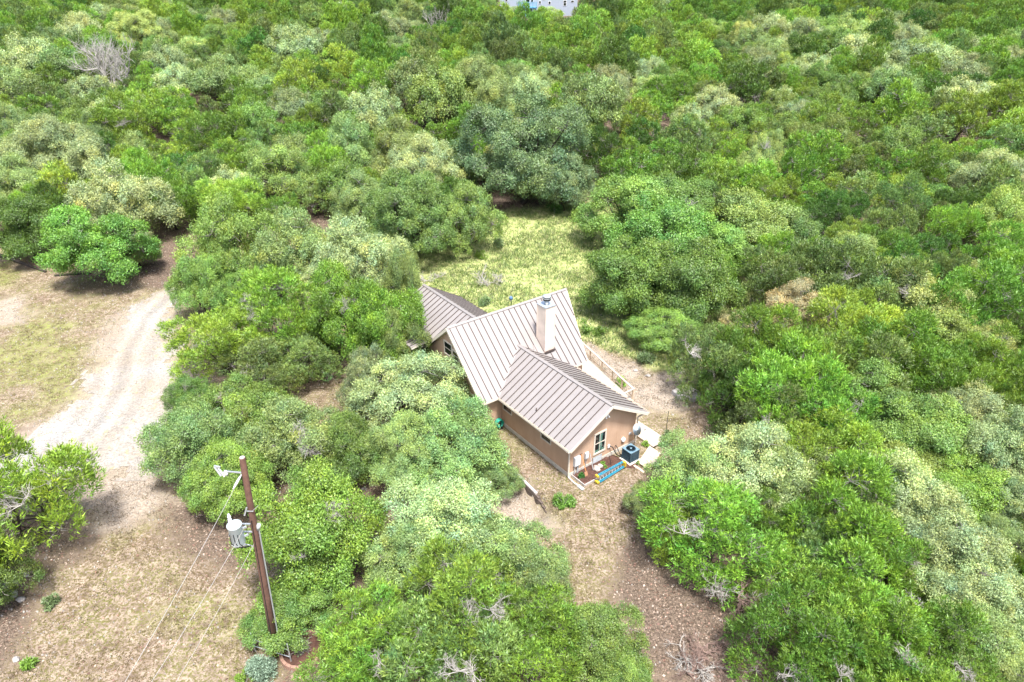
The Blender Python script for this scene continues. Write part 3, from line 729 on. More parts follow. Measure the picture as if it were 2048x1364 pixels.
def masks(x, y):
    n1 = fbm(x, y, 5, 11) - .5; n2 = fbm(x, y, 2.2, 17) - .5
    mea = _s((sdist(x, y, MEADOW) + 1.5 + 5 * n1) / 2.5)
    fo = _s((sdist(x, y, FOREST) + 1.5 + 4 * n1) / 2.0)
    lit = fo.copy()
    for p in LITT: lit = np.maximum(lit, _s((sdist(x, y, p) + 1 + 4 * n1) / 2.4))
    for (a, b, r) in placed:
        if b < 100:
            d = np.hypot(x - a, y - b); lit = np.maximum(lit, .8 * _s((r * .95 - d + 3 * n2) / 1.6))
    pal = np.zeros_like(x)
    for p in PALE: pal = np.maximum(pal, _s((sdist(x, y, p) + .8 + 3 * n2) / 1.6))
    dr = _s((sdist(x, y, DRIVE) + 1.6 + 2.5 * n2) / 2.2)
    pal = np.maximum(pal, dr * .8); lit = lit * (1 - dr) * (1 - .7 * pal)
    mea = mea * (1 - _s((sdist(x, y, PATHB) + 1 + 3 * n2) / 1.6))
    lit = lit * (1 - .8 * mea)
    left = _s((-24 - x) / 8) * _s((y - 38) / 5)
    gr = np.clip(left * .8 * _s((fbm(x, y, 4, 5) - .35) / .3) + .30 * _s((fbm(x, y, 3, 9) - .55) / .15) * (1 - lit), 0, 1)
    return mea, lit * 1.0, pal, gr
mea, lit, pal_, grn = masks(gx, gy)
ny, nx = GX.shape; idx = np.arange(nx * ny).reshape(ny, nx)
Fq = np.stack([idx[:-1, :-1], idx[:-1, 1:], idx[1:, 1:], idx[1:, :-1]], -1).reshape(-1, 4)
gme = mesh_np('ground', np.stack([gx, gy, gz], 1), Fq)
ca = gme.color_attributes.new('zones', 'FLOAT_COLOR', 'POINT'); ca.data.foreach_set('color', np.stack([mea, lit, pal_, grn], 1).astype(np.float32).ravel())
gme.polygons.foreach_set('use_smooth', np.ones(len(Fq), bool))
def ground_mat():
    m, N, L, B = new_mat('earth')
    at = N.new('ShaderNodeAttribute'); at.attribute_name = 'zones'; sp = N.new('ShaderNodeSeparateColor'); L.new(at.outputs['Color'], sp.inputs[0])
    tc = N.new('ShaderNodeTexCoord')
    def noise(s, d=5, r=.6):
        n = N.new('ShaderNodeTexNoise'); n.inputs['Scale'].default_value = s; n.inputs['Detail'].default_value = d; n.inputs['Roughness'].default_value = r
        L.new(tc.outputs['Object'], n.inputs['Vector']); return n.outputs['Fac']
    def ramp(f, a, ca_, b, cb):
        r = N.new('ShaderNodeValToRGB'); e = r.color_ramp.elements; e[0].position = a; e[1].position = b; e[0].color = (*ca_, 1); e[1].color = (*cb, 1); L.new(f, r.inputs[0]); return r
    def mix(f, a, b, mode='MIX'):
        x = N.new('ShaderNodeMix'); x.data_type = 'RGBA'; x.blend_type = mode
        if isinstance(f, float): x.inputs[0].default_value = f
        else: L.new(f, x.inputs[0])
        for i, v in ((6, a), (7, b)):
            if isinstance(v, tuple): x.inputs[i].default_value = (*v, 1)
            else: L.new(v, x.inputs[i])
        return x.outputs[2]
    big, mid, fin, spk = noise(.35, 4), noise(1.7, 5, .7), noise(6.5, 4, .75), noise(13, 3, .8)
    base = ramp(mid, .36, (.140, .104, .076), .64, (.350, .282, .218)).outputs[0]
    tuft = ramp(fin, .47, (0, 0, 0), .56, (1, 1, 1)).outputs[0]
    base = mix(tuft, base, ramp(big, .4, (.135, .130, .045), .6, (.115, .085, .045)).outputs[0])
    green = ramp(fin, .35, (.150, .175, .045), .68, (.270, .290, .090)).outputs[0]
    gm = N.new('ShaderNodeMath'); gm.operation = 'MULTIPLY'; gr2 = ramp(mid, .40, (.25, .25, .25), .62, (1, 1, 1)); L.new(at.outputs['Alpha'], gm.inputs[0]); L.new(gr2.outputs[0], gm.inputs[1])
    c = mix(gm.outputs[0], base, green)
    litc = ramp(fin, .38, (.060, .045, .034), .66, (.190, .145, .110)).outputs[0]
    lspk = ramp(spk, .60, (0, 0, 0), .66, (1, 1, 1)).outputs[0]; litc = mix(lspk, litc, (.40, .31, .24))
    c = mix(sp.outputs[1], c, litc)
    palc = ramp(fin, .34, (.190, .148, .110), .60, (.350, .300, .245)).outputs[0]
    c = mix(sp.outputs[2], c, palc)
    meac = mix(ramp(mid, .4, (0, 0, 0), .6, (1, 1, 1)).outputs[0], (.200, .255, .080), (.360, .375, .160))
    c = mix(sp.outputs[0], c, meac)
    L.new(c, B.inputs['Base Color']); B.inputs['Roughness'].default_value = .95; B.inputs['Specular IOR Level'].default_value = .1
    b = N.new('ShaderNodeBump'); b.inputs['Strength'].default_value = .8; b.inputs['Distance'].default_value = .12; L.new(fin, b.inputs['Height']); L.new(b.outputs[0], B.inputs['Normal'])
    return m
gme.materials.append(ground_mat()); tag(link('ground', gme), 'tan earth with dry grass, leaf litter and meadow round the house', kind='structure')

# the gravel drive: a ragged sheet on the ground
dx0, dx1, dy0, dy1 = DRIVE[:, 0].min() - 1, DRIVE[:, 0].max() + 1, DRIVE[:, 1].min() - 1, DRIVE[:, 1].max() + 1
ax_, ay_ = np.meshgrid(np.arange(max(dx0, -60), dx1, .3), np.arange(dy0, dy1, .3)); sh = ax_.shape
dd = sdist(ax_, ay_, DRIVE) + 3.2 * (fbm(ax_.ravel(), ay_.ravel(), 3, 21) - .5) + 2.4 * (vnoise(ax_.ravel(), ay_.ravel(), .55, 31) - .5)
u_, v_ = w2h(ax_.ravel(), ay_.ravel())
keep = ((dd > 0) & ~((u_ < .5) & (u_ > -24) & (v_ > -1))).reshape(sh)
idn = np.arange(keep.size).reshape(sh); kq = keep[:-1, :-1] & keep[1:, 1:] & keep[:-1, 1:] & keep[1:, :-1]
Q = np.stack([idn[:-1, :-1][kq], idn[:-1, 1:][kq], idn[1:, 1:][kq], idn[1:, :-1][kq]], -1)
# never below the ground sheet's own facets: sample the ground bilinearly
def sheet_z(x, y):
    i = np.clip(np.searchsorted(xs, x) - 1, 0, len(xs) - 2); j = np.clip(np.searchsorted(ys, y) - 1, 0, len(ys) - 2)
    fx = (x - xs[i]) / (xs[i + 1] - xs[i]); fy = (y - ys[j]) / (ys[j + 1] - ys[j]); Z = gz.reshape(ny, nx)
    return np.maximum((Z[j, i] * (1 - fx) + Z[j, i + 1] * fx) * (1 - fy) + (Z[j + 1, i] * (1 - fx) + Z[j + 1, i + 1] * fx) * fy, hgt(x, y))
dme = mesh_np('gravel_driveway', np.stack([ax_.ravel(), ay_.ravel(), sheet_z(ax_.ravel(), ay_.ravel()) + .02 + .012 * vnoise(ax_.ravel(), ay_.ravel(), .6, 8)], 1), Q)
def drive_mat():
    m, N, L, B = new_mat('limestone_gravel')
    tc = N.new('ShaderNodeTexCoord')
    def noise(s, d=4, r=.7):
        n = N.new('ShaderNodeTexNoise'); n.inputs['Scale'].default_value = s; n.inputs['Detail'].default_value = d; n.inputs['Roughness'].default_value = r; L.new(tc.outputs['Object'], n.inputs['Vector']); return n.outputs['Fac']
    r1 = N.new('ShaderNodeValToRGB'); e = r1.color_ramp.elements; e[0].position = .38; e[1].position = .62; e[0].color = (.275, .238, .195, 1); e[1].color = (.285, .275, .258, 1); L.new(noise(.16, 3), r1.inputs[0])
    r2 = N.new('ShaderNodeValToRGB'); e = r2.color_ramp.elements; e[0].position = .3; e[1].position = .6; e[0].color = (.38, .36, .33, 1); e[1].color = (1.12, 1.12, 1.12, 1); L.new(noise(5, 5, .9), r2.inputs[0])
    x = N.new('ShaderNodeMix'); x.data_type = 'RGBA'; x.blend_type = 'MULTIPLY'; x.inputs[0].default_value = 1; L.new(r1.outputs[0], x.inputs[6]); L.new(r2.outputs[0], x.inputs[7])
    w = N.new('ShaderNodeTexNoise'); w.inputs['Scale'].default_value = 1.5; w.inputs['Detail'].default_value = 7; w.inputs['Roughness'].default_value = .72; L.new(tc.outputs['Object'], w.inputs['Vector'])
    r3 = N.new('ShaderNodeValToRGB'); e = r3.color_ramp.elements; e[0].position = .57; e[1].position = .64; e[0].color = (0, 0, 0, 1); e[1].color = (.8, .8, .8, 1); L.new(w.outputs['Fac'], r3.inputs[0])
    y = N.new('ShaderNodeMix'); y.data_type = 'RGBA'; L.new(r3.outputs[0], y.inputs[0]); L.new(x.outputs[2], y.inputs[6]); y.inputs[7].default_value = (.26, .24, .12, 1)
    wa = N.new('ShaderNodeAttribute'); wa.attribute_name = 'wear'; wm = N.new('ShaderNodeMix'); wm.data_type = 'RGBA'; wm.blend_type = 'MULTIPLY'; wm.inputs[0].default_value = 1; L.new(y.outputs[2], wm.inputs[6]); L.new(wa.outputs['Color'], wm.inputs[7])
    L.new(wm.outputs[2], B.inputs['Base Color']); B.inputs['Roughness'].default_value = .9
    b = N.new('ShaderNodeBump'); b.inputs['Strength'].default_value = .5; b.inputs['Distance'].default_value = .04; L.new(noise(9, 3, .9), b.inputs['Height']); L.new(b.outputs[0], B.inputs['Normal'])
    return m
cl = ring_from_px([(338, 592), (290, 640), (258, 700), (240, 770), (195, 850), (120, 925), (20, 985)])
vx, vy2 = ax_.ravel(), ay_.ravel(); dl = np.full(vx.shape, 1e9)
for (x0_, y0_), (x1_, y1_) in zip(cl[:-1], cl[1:]):
    ex, ey = x1_ - x0_, y1_ - y0_; q = np.clip(((vx - x0_) * ex + (vy2 - y0_) * ey) / (ex * ex + ey * ey), 0, 1); dl = np.minimum(dl, np.hypot(vx - x0_ - q * ex, vy2 - y0_ - q * ey))
dl = dl + .5 * (fbm(vx, vy2, 3, 51) - .5); rut = np.exp(-((dl - .85) / .32) ** 2) + .6 * np.exp(-((dl - 2.9) / .35) ** 2); mid_ = np.exp(-(dl / .4) ** 2) + .6 * np.exp(-((dl - 1.9) / .4) ** 2)
tv_ = np.clip(1 + .16 * rut - .2 * mid_ * (.4 + fbm(vx, vy2, 1.2, 61)), .6, 1.2)
_c = np.ones((len(vx), 4), np.float32); _c[:, :3] = tv_[:, None]; _a = dme.color_attributes.new('wear', 'FLOAT_COLOR', 'POINT'); _a.data.foreach_set('color', _c.ravel())
dme.materials.append(drive_mat()); tag(link('gravel_driveway', dme), 'pale limestone gravel drive curving down between lawn and trees', kind='structure')

# ground cover nobody could count
def in_house(x, y):
    u, v = w2h(x, y); return ((u > -7.6) & (u < 2.0) & (v > -.12) & (v < 9.9)) | ((u > -20) & (u < -7) & (v > -2) & (v < 11))
def tufts(name, label, n, sel, hrange, blades, wid, cols, seed, xr, yr, spread=.1):
    r = np.random.default_rng(seed); x = r.uniform(*xr, n); y = r.uniform(*yr, n); k = sel(x, y, r) & ~in_house(x, y)
    px, py, _ = project(x, y, hgt(x, y)); k &= (px > -120) & (px < 2170) & (py < 1480); x, y = x[k], y[k]; n = len(x)
    z = sheet_z(x, y); P = np.stack([x, y, z], 1)[:, None] + np.concatenate([r.normal(0, spread, (n, blades, 2)), np.zeros((n, blades, 1)) - .01], 2)
    D = unit(np.concatenate([r.normal(0, .5, (n, blades, 2)), np.ones((n, blades, 1))], 2)); Nn = unit(r.normal(0, 1, (n, blades, 3)) * [1, 1, .2])
    h = r.uniform(*hrange, (n, 1)) * r.uniform(.6, 1.2, (n, blades)); w = wid * r.uniform(.7, 1.3, (n, blades))
    V = leaf_tris(P.reshape(-1, 3), D.reshape(-1, 3), Nn.reshape(-1, 3), h.ravel(), w.ravel())
    c = np.array(cols)[r.integers(0, len(cols), n)] * r.uniform(.75, 1.25, (n, 1)); T = np.repeat(np.repeat(c[:, None], blades, 1).reshape(-1, 3), 3, 0)
    me = mesh_np(name, V, np.arange(len(V)).reshape(-1, 3), (GRASS,), None, T); print(name, len(V) // 3)
    tag(link(name, me), label, name.split('_')[-1], kind='stuff')
GRASS = leaf_mat('grass_blades', (1, 1, 1), .35, (1.1, 1.05, .7))
tufts('meadow_grass', 'tall yellow-green meadow grass behind the house', 60000, lambda x, y, r: r.random(len(x)) < masks(x, y)[0] * (.25 + .9 * _s((fbm(x, y, 4, 71) - .35) / .25)), (.18, .5), 5, .07,
      [(.23, .30, .10), (.29, .34, .12), (.36, .38, .18), (.18, .27, .07), (.38, .36, .21), (.26, .33, .10), (.12, .20, .06), (.10,.17,.05)], 3, (-26, 38), (50, 100), .2)
def sel_l(x, y, r, left=True):
    k_ = (x < -22 - 3 * fbm(x, y, 4, 2)) & (y > 38); k_ = k_ if left else ~k_
    a, b, c, d = masks(x, y); dr = sdist(x, y, DRIVE) > 0
    return k_ & (r.random(len(x)) < np.where(dr, .16 * (fbm(x, y, 2, 4) > .55), (.20 + .65 * d * (1 - c)) * (1 - b) + .06 * b) * (1 - a)) & (fbm(x, y, 1.1, 44) > .42)
tufts('lawn_grass', 'thin dry and green grass tufts over the bare yard', 260000, sel_l, (.05, .13), 7, .035, [(.15, .17, .04), (.20, .22, .06), (.13, .10, .05), (.22, .18, .09), (.10, .08, .04), (.17, .21, .05)], 4, (-58, 30), (19, 76), .1)
tufts('dry_grass', 'brown dry grass tufts dotted over the bare yard', 300000, lambda x, y, r: sel_l(x, y, r, False) | (sel_l(x, y, r, False)), (.05, .13), 7, .04, [(.14, .11, .055), (.18, .14, .075), (.10, .08, .045), (.21, .17, .10), (.13, .13, .045), (.12, .085, .05)], 14, (-58, 30), (19, 76), .11)
def flakes(name, label, cat, n, sel, size, cols, seed, xr, yr, flat=.3, thick=0):
    r = np.random.default_rng(seed); x = r.uniform(*xr, n); y = r.uniform(*yr, n); k = sel(x, y, r) & ~in_house(x, y)
    px, py, _ = project(x, y, hgt(x, y)); k &= (px > -120) & (px < 2170) & (py < 1480); x, y = x[k], y[k]; n = len(x)
    P = np.stack([x, y, sheet_z(x, y) + .03], 1); a = r.uniform(0, 2 * PI, n); D = unit(np.stack([np.cos(a), np.sin(a), r.normal(0, flat, n)], 1)); Nn = unit(np.stack([r.normal(0, flat, n), r.normal(0, flat, n), np.ones(n)], 1))
    S = np.cross(Nn, D); l = r.uniform(*size, n)[:, None]; w = l * r.uniform(.5, .9, n)[:, None]
    c = np.array(cols)[r.integers(0, len(cols), n)] * r.uniform(.8, 1.2, (n, 1))
    if thick:   # small squat stones: 8 corners, 12 faces
        h = l * .55; q = [P - D * l / 2 * .9, P + S * w / 2, P + D * l / 2, P - S * w / 2]; q = [p - [0, 0, .04] for p in q]
        t = [p * .7 + P * .3 + np.array([0, 0, 1]) * h for p in q]; V = np.stack(q + t, 1).reshape(-1, 3)
        f = np.array([(4, 5, 6, 7), (0, 1, 5, 4), (1, 2, 6, 5), (2, 3, 7, 6), (3, 0, 4, 7)]); F = (np.arange(n)[:, None, None] * 8 + f).reshape(-1, 4); T = np.repeat(c, 8, 0)
    else:
        V = np.stack([P - D * l / 2, P + S * w / 2, P + D * l / 2, P - S * w / 2], 1).reshape(-1, 3); F = np.arange(len(V)).reshape(-1, 4); T = np.repeat(c, 4, 0)
    me = mesh_np(name, V, F, (GRASS,), None, T); print(name, len(F)); tag(link(name, me), label, cat, kind='stuff')
flakes('fallen_leaves', 'brown and cream fallen leaves on the ground under the trees', 'leaf litter', 250000, lambda x, y, r: r.random(len(x)) < (.26 + .74 * masks(x, y)[1]) * .5 * (masks(x, y)[2] < .5) * (masks(x, y)[0] < .3), (.06, .17),
       [(.42, .33, .25), (.28, .18, .12), (.16, .10, .07), (.46, .38, .30), (.30, .19, .14)], 6, (-58, 32), (19, 92))
flakes('limestone_pebbles', 'pale limestone chips scattered over the yard', 'pebbles', 80000, lambda x, y, r: r.random(len(x)) < np.where(sdist(x, y, DRIVE) > 0, .22, .12 + .5 * (masks(x, y)[2] > .4) + .15 * (sdist(x, y, LITT[4]) > -2)), (.05, .16),
       [(.33, .30, .27), (.26, .23, .20), (.31, .27, .22), (.37, .35, .32)], 8, (-50, 22), (19, 70), thick=1)

# ------------------------------------------------------------------ the house
M_ROOF, N, L, B = new_mat('roof_metal')
B.inputs['Metallic'].default_value = .25; B.inputs['Roughness'].default_value = .42
_tc = N.new('ShaderNodeTexCoord'); _n = N.new('ShaderNodeTexNoise'); _n.inputs['Scale'].default_value = .9; _n.inputs['Detail'].default_value = 8; _n.inputs['Roughness'].default_value = .7; L.new(_tc.outputs['Object'], _n.inputs['Vector'])
_oi = N.new('ShaderNodeObjectInfo'); _ad = N.new('ShaderNodeMath'); _ad.operation = 'MULTIPLY_ADD'; _ad.inputs[1].default_value = .30; L.new(_oi.outputs['Random'], _ad.inputs[0]); L.new(_n.outputs['Fac'], _ad.inputs[2])
_r = N.new('ShaderNodeValToRGB'); _e = _r.color_ramp.elements; _e[0].position = .35; _e[1].position = .85; _e[0].color = (.255, .232, .218, 1); _e[1].color = (.290, .266, .252, 1); L.new(_ad.outputs[0], _r.inputs[0]); L.new(_r.outputs[0], B.inputs['Base Color'])
M_SEAM = plain('seam_bronze', (.075, .060, .055), .8, .1, spec=.1)
M_STUC, N, L, B = new_mat('stucco_tan')
B.inputs['Roughness'].default_value = .95; B.inputs['Specular IOR Level'].default_value = .1
_tc = N.new('ShaderNodeTexCoord'); _n = N.new('ShaderNodeTexNoise'); _n.inputs['Scale'].default_value = .9; _n.inputs['Detail'].default_value = 7; _n.inputs['Roughness'].default_value = .7
_mp = N.new('ShaderNodeMapping'); _mp.inputs['Scale'].default_value = (1, 1, .45); L.new(_tc.outputs['Object'], _mp.inputs[0]); L.new(_mp.outputs[0], _n.inputs['Vector'])
_r = N.new('ShaderNodeValToRGB'); _e = _r.color_ramp.elements; _e[0].position = .35; _e[1].position = .7; _e[0].color = (.440, .292, .200, 1); _e[1].color = (.520, .362, .258, 1); L.new(_n.outputs['Fac'], _r.inputs[0]); L.new(_r.outputs[0], B.inputs['Base Color'])
_n2 = N.new('ShaderNodeTexNoise'); _n2.inputs['Scale'].default_value = 30; L.new(_tc.outputs['Object'], _n2.inputs['Vector']); _b = N.new('ShaderNodeBump'); _b.inputs['Strength'].default_value = .3; _b.inputs['Distance'].default_value = .02; L.new(_n2.outputs['Fac'], _b.inputs['Height']); L.new(_b.outputs[0], B.inputs['Normal'])
M_TRIM = plain('trim_cream', (.62, .55, .46), .6, var=.06)
M_CONC = plain('concrete', (.50, .47, .42), .9, var=.15, scale=2.5, bump=.2)
M_CHIM = plain('chimney_panel', (.68, .56, .47), .85, var=.14, scale=1.2)
M_GLASS, N, L, B = new_mat('window_glass'); B.inputs['Base Color'].default_value = (.012, .016, .016, 1); B.inputs['Roughness'].default_value = .06; B.inputs['Specular IOR Level'].default_value = .5
M_GLASSG, N, L, B = new_mat('window_glass_curtain'); B.inputs['Base Color'].default_value = (.10, .20, .16, 1); B.inputs['Roughness'].default_value = .1
M_STEEL = plain('galvanised_steel', (.50, .54, .57), .35, .6, .08)
M_WHITE = plain('white_paint', (.72, .72, .71), .5, var=.05)
M_GREYP = plain('grey_plastic', (.42, .44, .46), .5, var=.06)
M_BLACK = plain('black_plastic', (.015, .016, .018), .5, var=.2)
M_WOOD = plain('pine_boards', (.56, .45, .33), .85, var=.16, scale=2.2, bump=.2)
M_WOODP = plain('deck_boards', (.40, .345, .285), .85, var=.2, scale=1.5)
M_DARKW = plain('weathered_timber', (.10, .078, .066), .9, var=.35, scale=4, bump=.5)
M_GREYW = plain('weathered_timber_grey', (.42, .39, .37), .9, var=.2, scale=4, bump=.5)
M_SOIL = plain('dark_soil', (.075, .038, .028), .95, var=.5, scale=5, bump=.8)

house = empty('house', (HX, HY, 0), HTH); tag(house, 'tan stucco house with brown standing seam metal roofs and a tall square chimney', 'house')
def hz(u, v): x, y = h2w(u, v); return float(hgt(x, y))
def pw(pts):    # piecewise linear function
    X = [p[0] for p in pts]; Y = [p[1] for p in pts]
    return lambda s: float(np.interp(s, X, Y))
PAN = .533
ROOFS = {}
def roof_face(roof, origin, sdir, tdir, s0, s1, Lf, Uf, bps, phase=0.):
    """region between Lf(s) and Uf(s) on the plane origin + s*sdir + t*tdir, cut into standing seam panels"""
    O_ = Vector(origin); S = Vector(sdir); T = Vector(tdir).normalized(); Nn = S.cross(T).normalized()
    if Nn.z < 0: Nn = -Nn
    P = lambda s, t, h: O_ + S * s + T * t + Nn * h
    cuts = [s0]; k = s0 + (phase if phase > .05 else PAN)
    while k < s1 - .08: cuts.append(k); k += PAN
    cuts.append(s1)
    deck = MB()
    for a, b in zip(cuts[:-1], cuts[1:]):
        xs_ = sorted({a, b, *[q for q in bps if a < q < b]}); mb = MB(); any_ = False
        for c, d in zip(xs_[:-1], xs_[1:]):
            lo0, lo1, hi0, hi1 = Lf(c + 1e-4), Lf(d - 1e-4), Uf(c + 1e-4), Uf(d - 1e-4)
            if hi0 - lo0 < 1e-3 and hi1 - lo1 < 1e-3: continue
            hi0 = max(hi0, lo0 + 1e-3); hi1 = max(hi1, lo1 + 1e-3); any_ = True
            def prism(m, h0, h1, mi=0, mb_=None):
                q = [(c, lo0), (d, lo1), (d, hi1), (c, hi0)]
                (mb_ or mb).hexa([P(s, t, h0) for s, t in q] + [P(s, t, h1) for s, t in q], mi)
            prism(None, 0, .025); prism(None, -.16, -.004, 0, deck)
        if a > s0 + .01 and Uf(a) - Lf(a) > .05:
            w = .02; q = [(a - w, Lf(a)), (a + w, Lf(a)), (a + w, Uf(a)), (a - w, Uf(a))]
            mb.hexa([P(s, t, .02) for s, t in q] + [P(s, t, .075) for s, t in q], 1)
        if any_: mb.build('roof_panel', [M_ROOF, M_SEAM], roof)
    return deck
def merge(a, b): n = len(a.v); a.v += b.v; a.f += [[i + n for i in f] for f in b.f]; a.m += b.m; return a
EZ = 2.75; UE, UM, HM = -7.2295, -11.807, 6.80; OE, ORR, HR, WW = .5167, .596, 4.799, 6.1274; UR = -9.55; LW = -7.543
V0E, V1E, V0R, V1R = -2.012, 8.079, -1.777, 9.679
Tm = math.hypot(UM - UE, HM - EZ); Tw = math.hypot(WW / 2 + OE, HR - EZ); rise = Tm / (HM - EZ)
rb = MB(); roof = MB().box(0, .001, 0, .001, 3, 3.001).build('roof', [M_TRIM], house)
# right wing, left and right slopes
vy = lambda s: max(0., min(1., (UE - s) / (UE - UR))) * Tw
for sgn, o in ((1, (0, -OE, EZ)), (-1, (0, WW + OE, EZ))):
    merge(rb, roof_face(roof, o, (1, 0, 0), (0, sgn * (WW / 2 + OE), HR - EZ), UR, ORR, vy, lambda s: Tw, [UE], phase=(ORR - UR) % PAN))
# main near slope
tv = (HR - EZ) * rise
def Lmain(s):
    n = 0.
    if -OE < s < WW / 2: n = (s + OE) / (WW / 2 + OE) * tv
    elif WW / 2 <= s < WW + OE: n = (WW + OE - s) / (WW / 2 + OE) * tv
    if s > V1E: n = max(n, (s - V1E) / (V1R - V1E) * Tm)
    return n
Umain = lambda s: Tm if s > V0R else (s - V0E) / (V0R - V0E) * Tm
merge(rb, roof_face(roof, (UE, 0, EZ), (0, 1, 0), (UM - UE, 0, HM - EZ), V0E, V1R, Lmain, Umain, [V0R, -OE, WW / 2, WW + OE, V1E], phase=.42))
# main back slope with the left wing's notch
LV, LZ = 1.05, 6.60; kn, kf = .53, .59; KV = -1.85; FV = 4.6
zl = lambda v: LZ - kn * (LV - v) if v < LV else LZ - kf * (v - LV)
def Lback(s):
    n = (zl(s) - EZ) * rise if KV < s < FV else 0.
    if s > V1E: n = max(n, (s - V1E) / (V1R - V1E) * Tm)
    return n
merge(rb, roof_face(roof, (2 * UM - UE, 0, EZ), (0, 1, 0), (UE - UM, 0, HM - EZ), V0E, V1R, Lback, Umain, [V0R, KV, LV, FV, V1E], phase=.42))
ub = lambda z: UM - (HM - z) / ((HM - EZ) / (UM - UE) * -1)
zK, zF = zl(KV + 1e-6), zl(FV - 1e-6); UL = -19.9
Tn = math.hypot(LV - KV, LZ - zK); Tf = math.hypot(FV - LV, LZ - zF)
merge(rb, roof_face(roof, (0, KV, zK), (1, 0, 0), (0, LV - KV, LZ - zK), UL, ub(LZ), lambda s: max(0, (s - ub(zK)) / (ub(LZ) - ub(zK))) * Tn, lambda s: Tn, [ub(zK)], phase=.3))
merge(rb, roof_face(roof, (0, FV, zF), (1, 0, 0), (0, LV - FV, LZ - zF), UL, ub(LZ), lambda s: max(0, (s - ub(zF)) / (ub(LZ) - ub(zF))) * Tf, lambda s: Tf, [ub(zF)], phase=.3))
merge(rb, roof_face(roof, (0, -3.6, zK - .3), (1, 0, 0), (0, -3.6 - KV, -.3), UL, ub(zK) - .25, lambda s: -math.hypot(1.75, .3), lambda s: 0., [], phase=.3))
roof.data = rb.build('tmp_roof', [M_TRIM]).data; bpy.data.objects.remove(bpy.data.objects['tmp_roof'])
def cap(a, b, w, na, nb, name='ridge_cap'):     # folded strip over a ridge
    a = Vector(a); b = Vector(b); m = MB()
    for s in (Vector(na), Vector(nb)):
        s = s.normalized() * w; up = Vector((0, 0, .085)); m.hexa([a + up, b + up, b + s + up, a + s + up, a + up + Vector((0, 0, .03)), b + up + Vector((0, 0, .03)), b + s + up + Vector((0, 0, .03)), a + s + up + Vector((0, 0, .03))])
    m.build(name, [M_ROOF], roof)
cap((UR, WW / 2, HR), (ORR, WW / 2, HR), .17, (0, -1, -.572), (0, 1, -.572))
cap((UM, V0R, HM), (UM, V1R, HM), .17, (1, 0, -.885), (-1, 0, -.885))
cap((UL, LV, LZ), (ub(LZ), LV, LZ), .17, (0, -1, -kn), (0, 1, -kf))
def strip(a, b, w, mat, name, lift=.06, h=.02, side=(1, 0, 0)):
    MB().bar(Vector(a) + Vector((0, 0, lift)), Vector(b) + Vector((0, 0, lift)), w, h).build(name, [mat], roof)
strip((UE, -OE, EZ), (UR, WW / 2, HR), .26, M_ROOF, 'valley_flashing'); strip((UE, WW + OE, EZ), (UR, WW / 2, HR), .26, M_ROOF, 'valley_flashing')
strip((ub(zK), KV, zK), (ub(LZ), LV, LZ), .24, M_ROOF, 'valley_flashing')
# fascias and rakes
def fas(a, b, name='fascia', w=.035, h=.2): MB().bar(Vector(a) - Vector((0, 0, h * .45)), Vector(b) - Vector((0, 0, h * .45)), w, h).build(name, [M_TRIM], house)
fas((ORR + .02, -OE, EZ), (ORR + .02, WW / 2, HR), 'rake_board'); fas((ORR + .02, WW + OE, EZ), (ORR + .02, WW / 2, HR), 'rake_board')
fas((UE + .01, V0E - .02, EZ), (UM, V0R - .02, HM), 'rake_board'); fas((2 * UM - UE, V0E - .02, EZ), (UM, V0R - .02, HM), 'rake_board')
fas((UE, V1E + .02, EZ), (UM, V1R + .02, HM), 'rake_board'); fas((UE + .01, V0E, EZ), (UE + .01, -OE, EZ)); fas((UE + .01, WW + OE, EZ), (UE + .01, V1E, EZ))
def gutter(a, b, out):
    a = Vector(a); b = Vector(b); o = Vector(out) * .11; m = MB()
    m.bar(a + o - Vector((0, 0, .02)), b + o - Vector((0, 0, .02)), .014, .12); m.bar(a + o * .5 - Vector((0, 0, .085)), b + o * .5 - Vector((0, 0, .085)), .12, .014); m.bar(a + o * 0.04 - Vector((0, 0, .02)), b + o * .04 - Vector((0, 0, .02)), .012, .11)
    m.build('gutter', [M_TRIM], house)
gutter((ORR, -OE - .03, EZ), (UE + .1, -OE - .03, EZ), (0, -1, 0)); gutter((ORR, WW + OE + .03, EZ), (UE + .1, WW + OE + .03, EZ), (0, 1, 0)); gutter((UE + .04, V0E, EZ - .01), (UE + .04, -OE - .1, EZ - .01), (1, 0, 0))
# walls
def prism_wall(poly, axis, a, b):      # polygon in (h, z) swept along u or v
    m = MB(); n = len(poly)
    pt = (lambda p, t: (t, p[0], p[1])) if axis == 'u' else (lambda p, t: (p[0], t, p[1]))
    vs = [pt(p, a) for p in poly] + [pt(p, b) for p in poly]
    m.add(vs, [tuple(range(n))[::-1], tuple(range(n, 2 * n))] + [(i, (i + 1) % n, n + (i + 1) % n, n + i) for i in range(n)]); return m
kw = (HR - EZ) / (WW / 2 + OE); hwall = EZ + kw * OE - .2
wg = prism_wall([(0, .3), (WW, .3), (WW, hwall), (WW / 2, HR - .2), (0, hwall)], 'u', LW, 0); wg.build('wing_wall', [M_STUC], house)
km = (HM - EZ) / (UE - UM); V0W, V1W = -1.5, 7.9; ul = 2 * UM - LW
prism_wall([(LW, -.1), (LW, EZ + km * (UE - LW) - .22), (UM, HM - .24), (ul, EZ + km * (UE - LW) - .22), (ul, -.1)], 'v', V0W, V1W).build('main_wall', [M_STUC], house)
prism_wall([(-1.3, -.3), (4.2, -.3), (4.2, zF + .05), (LV, LZ - .22), (-1.3, zK + .05)], 'u', UL + .5, ul + .3).build('rear_wing_wall', [M_STUC], house)
MB().box(LW + .01, .03, -.03, WW + .03, -.7, .30).build('foundation', [M_CONC], house)
